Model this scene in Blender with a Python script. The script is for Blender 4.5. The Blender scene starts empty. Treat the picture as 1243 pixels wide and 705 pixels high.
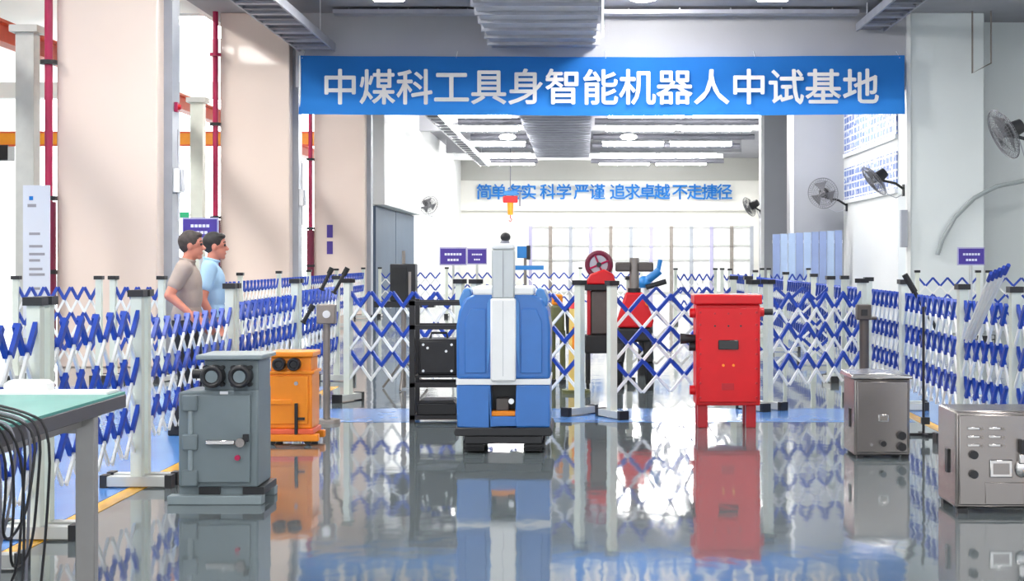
import bpy, bmesh, math, random
from mathutils import Vector, Matrix
random.seed(7)
S = bpy.context.scene
COL = S.collection
R = math.radians

# ------------------------------------------------------------------ camera, world, exposure
F = 1900.0            # focal length in pixels of the 1243x705 frame
CX, HY, CH = 705.0, 315.0, 1.5   # principal column, horizon row, camera height (m)
cam = bpy.data.cameras.new('camera'); camo = bpy.data.objects.new('camera', cam); COL.objects.link(camo)
cam.sensor_width = 36.0; cam.lens = F / 1243.0 * 36.0
cam.shift_x = -(CX - 621.5) / 1243.0; cam.shift_y = -(352.5 - HY) / 1243.0
cam.clip_end = 300
camo.location = (0, 0, CH); camo.rotation_euler = (R(90), 0, 0)
S.camera = camo
w = bpy.data.worlds.new('world'); S.world = w; w.use_nodes = True
w.node_tree.nodes['Background'].inputs[0].default_value = (0.93, 0.97, 1.0, 1)
w.node_tree.nodes['Background'].inputs[1].default_value = 1.5
S.view_settings.view_transform = 'Standard'; S.view_settings.look = 'None'
S.view_settings.exposure = 0.6; S.view_settings.gamma = 1.0; S.view_settings.use_curve_mapping = False
LAMP = 40.0

# ------------------------------------------------------------------ materials
def mat(name, col, rough=0.5, metal=0.0, var=0.06, scale=6.0, bump=0.0, bscale=40.0, emit=None, estr=0.0, spec=0.5, coat=0.0):
    m = bpy.data.materials.new(name); m.use_nodes = True
    nt = m.node_tree; b = nt.nodes['Principled BSDF']
    b.inputs['Roughness'].default_value = rough; b.inputs['Metallic'].default_value = metal
    b.inputs['Specular IOR Level'].default_value = spec; b.inputs['Coat Weight'].default_value = coat
    tc = nt.nodes.new('ShaderNodeTexCoord')
    nz = nt.nodes.new('ShaderNodeTexNoise'); nz.inputs['Scale'].default_value = scale; nz.inputs['Detail'].default_value = 3
    nt.links.new(tc.outputs['Object'], nz.inputs['Vector'])
    rp = nt.nodes.new('ShaderNodeValToRGB')
    c = col
    rp.color_ramp.elements[0].position = 0.3; rp.color_ramp.elements[1].position = 0.7
    rp.color_ramp.elements[0].color = (c[0]*(1-var), c[1]*(1-var), c[2]*(1-var), 1)
    rp.color_ramp.elements[1].color = (min(1, c[0]*(1+var)), min(1, c[1]*(1+var)), min(1, c[2]*(1+var)), 1)
    nt.links.new(nz.outputs['Fac'], rp.inputs['Fac']); nt.links.new(rp.outputs['Color'], b.inputs['Base Color'])
    if bump:
        n2 = nt.nodes.new('ShaderNodeTexNoise'); n2.inputs['Scale'].default_value = bscale
        nt.links.new(tc.outputs['Object'], n2.inputs['Vector'])
        bp = nt.nodes.new('ShaderNodeBump'); bp.inputs['Strength'].default_value = bump; bp.inputs['Distance'].default_value = 0.01
        nt.links.new(n2.outputs['Fac'], bp.inputs['Height']); nt.links.new(bp.outputs['Normal'], b.inputs['Normal'])
    if emit:
        b.inputs['Emission Color'].default_value = (*emit, 1); b.inputs['Emission Strength'].default_value = estr
    return m

M = {}
def D(k, *a, **kw): M[k] = mat(k, *a, **kw)
D('cream', (0.80, 0.655, 0.575), 0.32, var=0.03, scale=0.6, coat=0.2)
D('white_wall', (0.86, 0.87, 0.86), 0.5, var=0.02, scale=0.5)
D('cool_wall', (0.76, 0.81, 0.82), 0.45, var=0.03, scale=0.5)
D('pier_grey', (0.36, 0.37, 0.40), 0.5, var=0.04, scale=0.7)
D('beam_grey', (0.46, 0.46, 0.49), 0.6, var=0.05, scale=0.8, bump=0.15)
D('ceiling', (0.36, 0.36, 0.40), 0.7, var=0.06, scale=1.2, bump=0.2)
D('far_wall', (0.88, 0.87, 0.82), 0.6, var=0.03, scale=0.4)
D('far_band', (0.50, 0.50, 0.47), 0.6, var=0.03, scale=0.4)
D('blue_door', (0.075, 0.115, 0.175), 0.6, var=0.05, scale=1.0)
D('galv', (0.42, 0.43, 0.49), 0.42, 0.35, var=0.08, scale=3)
D('galv_dark', (0.22, 0.22, 0.26), 0.5, 0.3, var=0.1, scale=3)
D('silver', (0.75, 0.76, 0.78), 0.3, 0.6, var=0.05)
D('trunk_grey', (0.38, 0.40, 0.45), 0.45, 0.2, var=0.08, scale=2)
D('fire_red', (0.42, 0.005, 0.07), 0.35, var=0.08)
D('dark_red', (0.16, 0.005, 0.035), 0.4, var=0.08)
D('black', (0.012, 0.012, 0.015), 0.45, var=0.2)
D('black_metal', (0.02, 0.02, 0.023), 0.35, 0.3, var=0.2)
D('rubber', (0.02, 0.02, 0.02), 0.75, var=0.2)
D('fence_blue', (0.010, 0.055, 0.40), 0.4, var=0.15, scale=12)
D('fence_white', (0.86, 0.87, 0.86), 0.4, var=0.03)
D('post_ivory', (0.70, 0.74, 0.66), 0.42, var=0.04)
D('foot_grey', (0.55, 0.56, 0.54), 0.45, 0.1, var=0.05)
D('cab_grey', (0.165, 0.205, 0.225), 0.4, var=0.06, scale=4, bump=0.03)
D('cab_grey_light', (0.24, 0.29, 0.31), 0.4, var=0.06, scale=4)
D('orange', (0.90, 0.27, 0.01), 0.38, var=0.05)
D('crane_orange', (1.0, 0.36, 0.015), 0.4, var=0.05)
D('crane_red', (0.85, 0.13, 0.05), 0.4, var=0.05)
D('red', (0.66, 0.0015, 0.008), 0.42, var=0.05)
D('red_dark', (0.45, 0.003, 0.012), 0.35, var=0.05)
D('steel', (0.27, 0.245, 0.235), 0.26, 0.9, var=0.07, scale=3, bump=0.02)
D('steel_bright', (0.58, 0.56, 0.55), 0.2, 0.95, var=0.05)
D('robot_blue', (0.03, 0.165, 0.52), 0.35, var=0.05, coat=0.3)
D('robot_blue_light', (0.06, 0.24, 0.60), 0.35, var=0.04, coat=0.3)
D('robot_white', (0.88, 0.89, 0.90), 0.3, var=0.02)
D('robot_grey', (0.50, 0.53, 0.55), 0.3, 0.3, var=0.03)
D('purple', (0.055, 0.025, 0.27), 0.4, var=0.06)
D('sign_frame', (0.42, 0.40, 0.58), 0.4, var=0.04)
D('print_white', (0.75, 0.74, 0.86), 0.5, var=0.02)
D('print_grey', (0.30, 0.29, 0.33), 0.5, var=0.05)
D('poster', (0.66, 0.69, 0.78), 0.45, var=0.03, scale=1)
D('letter_blue', (0.0, 0.16, 0.55), 0.8, var=0.05)
D('table_green', (0.09, 0.36, 0.31), 0.35, var=0.08, scale=5)
D('table_edge', (0.075, 0.072, 0.082), 0.45, var=0.08)
D('table_leg', (0.34, 0.33, 0.32), 0.4, 0.3, var=0.06)
D('stand_grey', (0.27, 0.24, 0.22), 0.4, 0.4, var=0.1)
D('stand_dark', (0.10, 0.085, 0.08), 0.45, 0.3, var=0.1)
D('paper', (0.9, 0.9, 0.9), 0.6, var=0.02)
D('skin', (0.66, 0.25, 0.17), 0.5, var=0.06, scale=10)
D('hair', (0.02, 0.017, 0.016), 0.6, var=0.3, scale=30)
D('hair_brown', (0.06, 0.045, 0.04), 0.65, var=0.3, scale=30)
D('tshirt', (0.43, 0.345, 0.30), 0.8, var=0.06, scale=10)
D('shirt_blue', (0.42, 0.64, 0.86), 0.7, var=0.05, scale=10)
D('trouser_black', (0.012, 0.012, 0.016), 0.8, var=0.2)
D('trouser_grey', (0.24, 0.23, 0.23), 0.8, var=0.08)
D('lilac', (0.27, 0.35, 0.58), 0.35, var=0.06, scale=2)
D('lilac_pale', (0.40, 0.52, 0.72), 0.35, var=0.06, scale=2)
D('olive', (0.12, 0.13, 0.05), 0.5, var=0.15)
D('yellow', (0.80, 0.58, 0.16), 0.45, var=0.08)
D('line_yellow', (0.86, 0.44, 0.03), 0.25, var=0.08)
D('floor_blue', (0.10, 0.27, 0.66), 0.16, var=0.05, scale=2)
D('shadow_grey', (0.36, 0.40, 0.41), 0.5, var=0.03)
D('fan_grey', (0.20, 0.20, 0.215), 0.4, 0.3, var=0.05)
D('arm_blue', (0.02, 0.22, 0.60), 0.35, var=0.05)
D('grey_shirt', (0.3, 0.28, 0.27), 0.5, var=0.1)
D('lamp', (0.9, 0.9, 0.9), 0.5, emit=(1.0, 0.985, 0.95), estr=LAMP)
D('lamp_bright', (0.9, 0.9, 0.9), 0.5, emit=(1.0, 0.985, 0.95), estr=LAMP*6)
D('daylight', (0.9, 0.9, 0.9), 0.5, emit=(0.97, 0.99, 1.0), estr=4.0)
D('pane_light', (0.9, 0.9, 0.9), 0.3)
D('glass_black', (0.006, 0.006, 0.008), 0.12, var=0.1)
D('green', (0.02, 0.45, 0.2), 0.4)

def floor_mat():
    m = mat('floor_epoxy', (0.125, 0.15, 0.16), 0.055, var=0.10, scale=0.5, spec=0.5)
    nt = m.node_tree; b = nt.nodes['Principled BSDF']
    b.inputs['IOR'].default_value = 2.2
    tc = nt.nodes.new('ShaderNodeTexCoord'); mp = nt.nodes.new('ShaderNodeMapping'); mp.inputs['Scale'].default_value = (1.6, 0.8, 1)
    nz = nt.nodes.new('ShaderNodeTexNoise'); nz.inputs['Scale'].default_value = 2.2; nz.inputs['Detail'].default_value = 2
    bp = nt.nodes.new('ShaderNodeBump'); bp.inputs['Strength'].default_value = 0.18; bp.inputs['Distance'].default_value = 0.01
    nt.links.new(tc.outputs['Object'], mp.inputs['Vector']); nt.links.new(mp.outputs['Vector'], nz.inputs['Vector'])
    nt.links.new(nz.outputs['Fac'], bp.inputs['Height']); nt.links.new(bp.outputs['Normal'], b.inputs['Normal'])
    return m
M['floor'] = floor_mat()

def banner_mat(name, col):
    m = bpy.data.materials.new(name); m.use_nodes = True; nt = m.node_tree
    for n in list(nt.nodes): nt.nodes.remove(n)
    o = nt.nodes.new('ShaderNodeOutputMaterial')
    d = nt.nodes.new('ShaderNodeBsdfDiffuse'); t = nt.nodes.new('ShaderNodeBsdfTranslucent'); mx = nt.nodes.new('ShaderNodeMixShader')
    tc = nt.nodes.new('ShaderNodeTexCoord'); nz = nt.nodes.new('ShaderNodeTexNoise'); nz.inputs['Scale'].default_value = 1.5
    rp = nt.nodes.new('ShaderNodeValToRGB')
    rp.color_ramp.elements[0].color = (*[c*0.93 for c in col], 1); rp.color_ramp.elements[1].color = (*[min(1, c*1.07) for c in col], 1)
    nt.links.new(tc.outputs['Object'], nz.inputs['Vector']); nt.links.new(nz.outputs['Fac'], rp.inputs['Fac'])
    nt.links.new(rp.outputs['Color'], d.inputs['Color']); nt.links.new(rp.outputs['Color'], t.inputs['Color'])
    mx.inputs[0].default_value = 0.3 if name == 'banner_white' else 0.5
    nt.links.new(d.outputs[0], mx.inputs[1]); nt.links.new(t.outputs[0], mx.inputs[2]); nt.links.new(mx.outputs[0], o.inputs[0])
    return m
M['banner_blue'] = banner_mat('banner_blue', (0.04, 0.235, 0.70))
M['banner_white'] = banner_mat('banner_white', (0.97, 0.97, 0.98))

def print_mat():            # rows of small blue printed characters on a white board
    m = bpy.data.materials.new('printed_board'); m.use_nodes = True; nt = m.node_tree; b = nt.nodes['Principled BSDF']
    b.inputs['Roughness'].default_value = 0.4
    tc = nt.nodes.new('ShaderNodeTexCoord'); sp = nt.nodes.new('ShaderNodeSeparateXYZ'); cb = nt.nodes.new('ShaderNodeCombineXYZ')
    nt.links.new(tc.outputs['Object'], sp.inputs[0]); nt.links.new(sp.outputs['Y'], cb.inputs['X']); nt.links.new(sp.outputs['Z'], cb.inputs['Y'])
    br = nt.nodes.new('ShaderNodeTexBrick'); br.offset = 0; br.inputs['Scale'].default_value = 1.0
    br.inputs['Brick Width'].default_value = 0.36; br.inputs['Row Height'].default_value = 0.17; br.inputs['Mortar Size'].default_value = 0.022
    br.inputs['Color1'].default_value = (0.07, 0.16, 0.55, 1); br.inputs['Color2'].default_value = (0.22, 0.34, 0.74, 1); br.inputs['Mortar'].default_value = (0.86, 0.87, 0.92, 1)
    br.inputs['Mortar Smooth'].default_value = 0.0
    nz = nt.nodes.new('ShaderNodeTexNoise'); nz.inputs['Scale'].default_value = 4.5; nz.inputs['Detail'].default_value = 4
    rp = nt.nodes.new('ShaderNodeValToRGB'); rp.color_ramp.interpolation = 'CONSTANT'; rp.color_ramp.elements[1].position = 0.42
    mx = nt.nodes.new('ShaderNodeMix'); mx.data_type = 'RGBA'
    nt.links.new(cb.outputs[0], br.inputs['Vector']); nt.links.new(cb.outputs[0], nz.inputs['Vector']); nt.links.new(nz.outputs['Fac'], rp.inputs['Fac'])
    nt.links.new(rp.outputs['Color'], mx.inputs['Factor']); mx.inputs['A'].default_value = (0.86, 0.87, 0.92, 1); nt.links.new(br.outputs['Color'], mx.inputs['B'])
    nt.links.new(mx.outputs['Result'], b.inputs['Base Color'])
    return m
M['print'] = print_mat()

# ------------------------------------------------------------------ mesh helpers
class MB:
    def __init__(s): s.v = []; s.f = []; s.m = []
    def add(s, vs, fs, mi=0):
        n = len(s.v); s.v += [tuple(v) for v in vs]; s.f += [tuple(n+i for i in f) for f in fs]; s.m += [mi]*len(fs); return s
    def box(s, x0, x1, y0, y1, z0, z1, mi=0):
        vs = [(x0,y0,z0),(x1,y0,z0),(x1,y1,z0),(x0,y1,z0),(x0,y0,z1),(x1,y0,z1),(x1,y1,z1),(x0,y1,z1)]
        return s.add(vs, [(0,3,2,1),(4,5,6,7),(0,1,5,4),(1,2,6,5),(2,3,7,6),(3,0,4,7)], mi)
    def cyl(s, a, b, r0, r1=None, n=16, mi=0, cap=True):
        a = Vector(a); b = Vector(b); r1 = r0 if r1 is None else r1
        d = (b-a).normalized(); u = d.orthogonal().normalized(); w_ = d.cross(u)
        vs = []
        for i in range(n):
            t = 2*math.pi*i/n; q = u*math.cos(t)+w_*math.sin(t); vs.append(a+q*r0)
        for i in range(n):
            t = 2*math.pi*i/n; q = u*math.cos(t)+w_*math.sin(t); vs.append(b+q*r1)
        fs = [(i,(i+1)%n,n+(i+1)%n,n+i) for i in range(n)]
        if cap: fs += [tuple(range(n-1,-1,-1)), tuple(range(n,2*n))]
        return s.add(vs, fs, mi)
    def tube(s, pts, r, n=8, mi=0):
        pts = [Vector(p) for p in pts]; k = len(pts); vs = []; fs = []
        u = None
        for i, p in enumerate(pts):
            d = (pts[min(i+1,k-1)]-pts[max(i-1,0)]).normalized()
            u = d.orthogonal().normalized() if u is None else (u-d*u.dot(d)).normalized()
            w_ = d.cross(u)
            for j in range(n):
                t = 2*math.pi*j/n; vs.append(p+(u*math.cos(t)+w_*math.sin(t))*r)
        for i in range(k-1):
            for j in range(n):
                fs.append((i*n+j, i*n+(j+1)%n, (i+1)*n+(j+1)%n, (i+1)*n+j))
        fs += [tuple(range(n-1,-1,-1)), tuple(range((k-1)*n,k*n))]
        return s.add(vs, fs, mi)
    def ring(s, c, nrm, R_, r, n=24, k=6, mi=0):
        c = Vector(c); d = Vector(nrm).normalized(); u = d.orthogonal().normalized(); w_ = d.cross(u); vs = []; fs = []
        for i in range(n):
            t = 2*math.pi*i/n; q = u*math.cos(t)+w_*math.sin(t)
            for j in range(k):
                a = 2*math.pi*j/k; vs.append(c+q*(R_+r*math.cos(a))+d*(r*math.sin(a)))
        for i in range(n):
            for j in range(k):
                fs.append((i*k+j, ((i+1)%n)*k+j, ((i+1)%n)*k+(j+1)%k, i*k+(j+1)%k))
        return s.add(vs, fs, mi)
    def prism(s, pts, axis, a, b, mi=0):        # polygon pts (2D) pushed along 'x','y' or 'z'
        def P(p, t):
            return {'y': (p[0], t, p[1]), 'x': (t, p[0], p[1]), 'z': (p[0], p[1], t)}[axis]
        n = len(pts); vs = [P(p, a) for p in pts]+[P(p, b) for p in pts]
        fs = [tuple(range(n)), tuple(range(2*n-1, n-1, -1))]+[(i, n+i, n+(i+1)%n, (i+1)%n) for i in range(n)]
        return s.add(vs, fs, mi)
    def ball(s, c, r, n=14, k=8, mi=0, sc=(1,1,1)):
        vs = []; fs = []
        for i in range(k+1):
            p = math.pi*i/k
            for j in range(n):
                t = 2*math.pi*j/n
                vs.append((c[0]+r*sc[0]*math.sin(p)*math.cos(t), c[1]+r*sc[1]*math.sin(p)*math.sin(t), c[2]+r*sc[2]*math.cos(p)))
        for i in range(k):
            for j in range(n):
                fs.append((i*n+j, (i+1)*n+j, (i+1)*n+(j+1)%n, i*n+(j+1)%n))
        return s.add(vs, fs, mi)
    def mesh(s, name, mats, smooth=True):
        me = bpy.data.meshes.new(name); me.from_pydata(s.v, [], s.f)
        for m_ in mats: me.materials.append(M[m_])
        me.polygons.foreach_set('material_index', s.m)
        bm = bmesh.new(); bm.from_mesh(me); bmesh.ops.remove_doubles(bm, verts=bm.verts, dist=1e-6)
        bmesh.ops.recalc_face_normals(bm, faces=bm.faces); bm.to_mesh(me); bm.free()
        if smooth: me.shade_smooth(); me.set_sharp_from_angle(angle=R(35))
        return me
    def build(s, name, mats, parent=None, loc=(0,0,0), bev=0.0, smooth=True, rot=None):
        if isinstance(mats, str): mats = [mats]
        return link(name, s.mesh(name, mats, smooth), parent, loc, bev, rot)
def link(name, me, parent=None, loc=(0,0,0), bev=0.0, rot=None):
    o = bpy.data.objects.new(name, me); COL.objects.link(o); o.location = loc; o.parent = parent
    if rot: o.rotation_euler = rot
    if bev:
        b = o.modifiers.new('bevel', 'BEVEL'); b.width = bev; b.segments = 2; b.limit_method = 'ANGLE'; b.angle_limit = R(40)
    return o
def thing(name, label, cat, loc=(0,0,0), rz=0.0, group=None):
    o = bpy.data.objects.new(name, None); COL.objects.link(o); o.location = loc; o.rotation_euler = (0,0,rz); o.empty_display_size = 0.1
    return tag(o, label, cat, group)
def tag(o, label, cat, group=None):
    o['label'] = label; o['category'] = cat
    if group: o['group'] = group
    return o
def struct(o, label=None):
    o['kind'] = 'structure'
    if label: o['label'] = label; 
    return o
def box(name, m, x0, x1, y0, y1, z0, z1, parent=None, bev=0.0):
    return MB().box(x0,x1,y0,y1,z0,z1).build(name, m, parent, bev=bev)
def copy_tree(o, parent=None):
    c = o.copy(); COL.objects.link(c); c.parent = parent
    for ch in list(o.children): copy_tree(ch, c)
    return c
def W(px, py, s): return Vector(((px-CX)/s, F/s, CH+(HY-py)/s))
def SB(yb): return (yb-HY)/CH      # pixels per metre for a thing standing on the floor at row yb

_gl = {}
def glyph(ch, size, m, parent, loc, bold=0.02, depth=0.004):
    key = (ch, m, size)
    if key not in _gl:
        c = bpy.data.curves.new('glyph', 'FONT'); c.body = ch; c.size = size; c.extrude = depth; c.align_x = 'CENTER'; c.resolution_u = 3
        o = bpy.data.objects.new('glyph', c); COL.objects.link(o)
        dg = bpy.context.evaluated_depsgraph_get(); me = bpy.data.meshes.new_from_object(o.evaluated_get(dg))
        COL.objects.unlink(o); bpy.data.objects.remove(o)
        zs = [v.co.y for v in me.vertices]; xs = [v.co.x for v in me.vertices]
        cy = 0.37*size; cx = 0
        for v in me.vertices: v.co = (v.co.x-cx, -v.co.z, v.co.y-cy)
        bm = bmesh.new(); base = me.copy(); b_ = bold*size; bm.from_mesh(me)
        for q, (ax, az) in enumerate(((-b_, 0), (b_, 0), (0, -b_), (0, b_))):
            mm = base.copy(); mm.transform(Matrix.Translation((ax, -.0006*(q+1), az))); bm.from_mesh(mm); bpy.data.meshes.remove(mm)
        bm.to_mesh(me); bm.free(); bpy.data.meshes.remove(base)
        me.materials.clear(); me.materials.append(M[m]); _gl[key] = me
    o = bpy.data.objects.new('character', _gl[key]); COL.objects.link(o); o.parent = parent; o.location = loc
    return o

# ------------------------------------------------------------------ the setting
H = 6.5
fl = box('floor', 'floor', -27, 22, -12, 78, -0.2, 0.0); struct(fl, 'glossy grey epoxy workshop floor')
def paint(name, m, x0, x1, y0, y1, z=0.002, lab=None):
    o = MB().box(x0,x1,y0,y1,0.0002,z).build(name, m); struct(o, lab); return o
paint('trim_1', 'floor_blue', -6.2, -2.98, 5.0, 18.5, lab='blue painted floor zone behind the yellow line')
paint('trim_2', 'floor_blue', 3.24, 6.4, 6.0, 18.5, lab='blue painted floor zone beside the steel cabinets')
paint('trim_3', 'floor_blue', -2.83, 3.09, 14.45, 15.75, lab='blue painted stripe across the floor')
paint('trim_4', 'line_yellow', -2.97, -2.86, 5.0, 18.5, 0.003, 'yellow painted floor line')
paint('trim_5', 'line_yellow', 3.12, 3.23, 6.0, 18.5, 0.003, 'yellow painted floor line')
struct(box('ceiling', 'ceiling', -7.6, 22, -12, 78, H, H+0.3), 'grey concrete ceiling')
HB = 10.0
struct(box('ceiling_side_bay', 'white_wall', -27, -7.6, -12, 78, HB, HB+0.3), 'high white ceiling of the side bay')
struct(box('wall_upper_left', 'white_wall', -7.75, -7.6, -12, 78, H, HB), 'white wall strip above the column line')
struct(box('wall_far', 'far_wall', -9, 9.6, 77.2, 77.6, 0, H), 'pale far wall with blue lettering')
o = box('upper_band', 'far_band', -5.9, 9.2, 77.0, 77.2, 5.4, H, bpy.data.objects['wall_far'])
o = box('ledge', 'far_wall', -5.9, 9.2, 76.9, 77.2, 3.9, 4.05, bpy.data.objects['wall_far'])
struct(box('wall_left', 'white_wall', -6.3, -5.9, 44.1, 77.0, 0, H), 'white side wall beyond the third column')
struct(box('wall_right', 'white_wall', 6.67, 7.2, 32.9, 39.7, 0, H), 'white wall with printed boards')
struct(box('wall_back_right', 'cool_wall', 8.0, 22, 33.0, 33.4, 0, H), 'pale grey wall beside the right column')
struct(box('wall_left_bay', 'white_wall', -27, -26.7, -12, 77.0, 0, HB), 'white wall of the side bay')
struct(box('wall_right_bay', 'white_wall', 21.7, 22, -12, 33, 0, H), 'white wall of the right bay')
# bright window wall closing the side bay
wn = struct(box('window_1', 'daylight', -26.7, -9, 77.3, 77.4, 0.9, 9.4), 'bright daylight window band of the side bay')
for i in range(7):
    box('mullion', 'white_wall', -26.7+i*2.9, -26.58+i*2.9, 77.15, 77.3, 0.9, 9.4, wn)
struct(box('wall_left_end', 'white_wall', -26.7, -9, 77.4, 77.7, 0, HB), 'end wall of the side bay')
# columns
CY = [21.8, 31.7, 42.8]
for i, y in enumerate(CY):
    c = struct(box('column', 'cream', -7.3, -5.9, y, y+1.15, 0, H, bev=0.02), 'clad column')
    c['label'] = ['cream clad column nearest the standing poster', 'cream clad column beside the left end of the blue banner', 'cream clad column with small purple plaques'][i]
    t = tag(box('cable_trunking', 'trunk_grey', -5.9, -5.78, y+0.35, y+0.75, 0.0, H-0.0), ['grey vertical cable trunking on the column nearest the poster', 'grey vertical cable trunking on the column by the banner end', 'grey vertical cable trunking on the column with purple plaques'][i], 'trunking')
for i, y in enumerate([21.8, 31.7]):
    c = struct(box('column', 'cool_wall', 6.67, 8.17, y, y+1.2, 0, H, bev=0.02)); c['label'] = ['pale column carrying the largest wall fan', 'pale grey column at the right end of the blue banner'][i]
o = box('corner_strip', 'trunk_grey', 8.17, 8.4, 32.6, 33.0, 0, H); struct(o, 'grey recessed strip beside the right column'); o.name = 'trim_6'
struct(box('wall_pier', 'pier_grey', 5.4, 6.67, 39.7, 41.0, 0, H), 'grey pier behind the lilac panels')
struct(box('wall_pier', 'pier_grey', 5.35, 9.6, 45.7, 47.0, 0, H), 'grey pier farther along the right side')
struct(box('wall_right_far', 'white_wall', 9.2, 9.6, 47.0, 77.0, 0, H), 'white wall beyond the piers')
struct(box('trim_7', 'white_wall', 5.31, 5.4, 39.66, 39.76, 0, H), 'white edge strip of the grey pier')
struct(box('trim_8', 'white_wall', 5.26, 5.35, 45.66, 45.76, 0, H), 'white edge strip of the far pier')
struct(box('trim_9', 'white_wall', 6.59, 6.67, 31.64, 31.74, 0, H), 'white edge strip of the right column')
bm_ = struct(box('beam', 'beam_grey', -5.78, 6.67, 31.75, 32.6, 5.0, H), 'deep grey concrete beam above the banner')
for i, y in enumerate([43.2, 54, 65]):
    struct(box('beam', 'beam_grey', -5.6, 6.67, y, y+0.5, 5.95, H), 'shallow concrete ceiling beam')
struct(box('beam', 'white_wall', -26.7, -7.75, 60, 60.6, 7.7, 8.3), 'pale cross beam in the side bay')

# upper white casing and blue doors on the left wall past the third column
cs = thing('wall_casing', 'white overhead casing on the side wall above the blue-grey doors', 'casing', (-5.9, 44.2, 0))
box('upper_panel', 'white_wall', 0.0, 0.36, 0.0, 4.8, 3.05, 6.5, cs, 0.02)
box('upper_panel', 'white_wall', 0.0, 0.33, 4.85, 10.4, 3.05, 6.5, cs, 0.02)
d1 = struct(box('door_1', 'blue_door', -5.9, -5.80, 44.3, 49.0, 0, 3.02), 'blue-grey door leaf under the white casing')
d2 = struct(box('door_2', 'blue_door', -5.9, -5.80, 49.1, 54.4, 0, 3.02), 'blue-grey door leaf farther along the wall')
for d_, y in ((d1, 48.6), (d2, 49.5)):
    MB().cyl((-5.77, y, 0.95), (-5.77, y, 1.25), 0.02).build('handle', 'silver', d_)

# ------------------------------------------------------------------ lamps
def lamp_strip(x, y, z, lx, ly, label, group, top=H, dh=.02):
    t = thing('ceiling_light', label, 'ceiling light', (x, y, z), 0, group)
    MB().box(-lx/2-.04, lx/2+.04, -ly/2-.04, ly/2+.04, 0.0, 0.10).build('housing', 'silver', t)
    MB().box(-lx/2, lx/2, -ly/2, ly/2, -dh, 0.0).build('diffuser', 'lamp', t)
    for sx in (-1, 1): MB().cyl((sx*lx*.35, 0, 0.1), (sx*lx*.35, 0, top-z), 0.012, n=6).build('hanger', 'silver', t)
    return t
for y in (-4, 4, 12, 20, 26.5):
    for x in (-3.4, 3.4):
        lamp_strip(x, y, 6.1, 0.5, 2.6, 'long ceiling light in the front hall ahead of the banner beam', 'ceiling lights ahead of the banner beam')
for y in (2, 14, 26, 40, 54, 68):
    lamp_strip(-13, y, 9.5, 1.2, 5.0, 'long ceiling light in the side bay', 'ceiling lights in the side bay', HB)
for y in (6, 16, 26):
    lamp_strip(13.5, y, 6.2, 0.6, 3.0, 'long ceiling light in the right bay', 'ceiling lights in the right bay')
for y in (36.5, 48, 53, 60, 66.5, 72.0):  # last row added to brighten the far wall
    for x in (-3.3, 2.0, 4.6):
        lamp_strip(x, y, 6.0, 2.3, 0.4, 'white cross-wise ceiling light beyond the banner (last row added)', 'cross-wise ceiling lights beyond the banner, with added last row', H, .14)
for x, y, zz in ((-2.6, 55.5, 5.85), (1.7, 55.5, 5.85), (1.15, 29.0, 6.38)):
    t = thing('high_bay_lamp', 'round bell-shaped high bay lamp hanging beyond the banner' if y > 40 else 'round high bay lamp close in front of the banner beam', 'lamp', (x, y, zz), 0, 'high bay lamps beyond the banner' if y > 40 else None)
    MB().cyl((0,0,0), (0,0,.12), .30, .14, 20).build('lamp_shade', 'silver', t)
    MB().cyl((0,0,.12), (0,0,.2), .1, .1, 12).build('driver', 'galv_dark', t)
    MB().ball((0,0,.0), .29, 20, 10, 0, (1,1,.35)).build('diffuser', 'lamp' if y > 40 else 'lamp_bright', t)
    MB().cyl((0,0,.2), (0,0,H-zz), .015, .015, 6).build('hanger', 'galv_dark', t)

# ------------------------------------------------------------------ ceiling services
du = thing('air_duct', 'large ribbed grey air duct running under the ceiling past the banner', 'duct', (-0.75, 20, 5.8))
MB().box(-1.05, 1.05, 0, 11.75, 0, 0.65).build('duct_run', 'galv', du)
MB().box(-1.05, 1.05, 12.6, 46, 0, 0.65).build('duct_run', 'galv', du)
yy = 0.5
while yy < 46:
    if not (11.6 < yy < 12.7):
        MB().box(-1.10, 1.10, yy, yy+0.10, -0.055, 0.67).build('flange', 'galv', du)
    yy += 0.95
MB().tube([(1.16, 9.5, .7), (1.16, 9.5, -.1), (1.10, 9.5, -.12)], .02).build('hanger', 'silver', du)
def tray(label, x0, x1, y0, y1, z, m='galv'):
    t = thing('cable_tray', label, 'cable tray', (x0, y0, z))
    L = y1-y0
    MB().box(0, .04, 0, L, 0, .16).build('side_rail', m, t); MB().box(x1-x0-.04, x1-x0, 0, L, 0, .16).build('side_rail', m, t)
    n = int(L/0.55)
    for i in range(n): MB().box(.04, x1-x0-.04, .15+i*.55, .30+i*.55, .0, .04).build('rung', 'galv_dark' if i % 2 else m, t)
    MB().box(.1, x1-x0-.1, 0, L, .04, .12).build('cable_layer', 'galv_dark', t)
    for y in (L*.15, L*.5, L*.85):
        for x in (.02, x1-x0-.02): MB().cyl((x, y, .16), (x, y, H-z), .012, n=6).build('hanger', 'silver', t)
    return t
tray('wide ladder cable tray running beside the cream columns to the beam', -5.7, -4.95, 20, 31.6, 5.7)
tray('short grey cable tray meeting the beam near the right column', 5.55, 6.15, 24, 31.6, 6.1)
tray('long cable tray beyond the banner along the white side wall', -4.5, -4.1, 36, 70, 5.65, 'silver')
def cross(label, y, z, x0, x1, m, h=.16, d=.35):
    t = thing('cross_tray', label, 'cable tray', (x0, y, z))
    MB().box(0, x1-x0, 0, .03, 0, h).build('side_rail', m, t); MB().box(0, x1-x0, d-.03, d, 0, h).build('side_rail', m, t)
    MB().box(0, x1-x0, .03, d-.03, 0, .03).build('tray_bottom', m, t)
    for k in range(5):
        MB().cyl(((x1-x0)*(.1+.2*k), d/2, .03), ((x1-x0)*(.1+.2*k), d/2, H-z), .012, n=6).build('hanger', 'silver', t)
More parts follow.
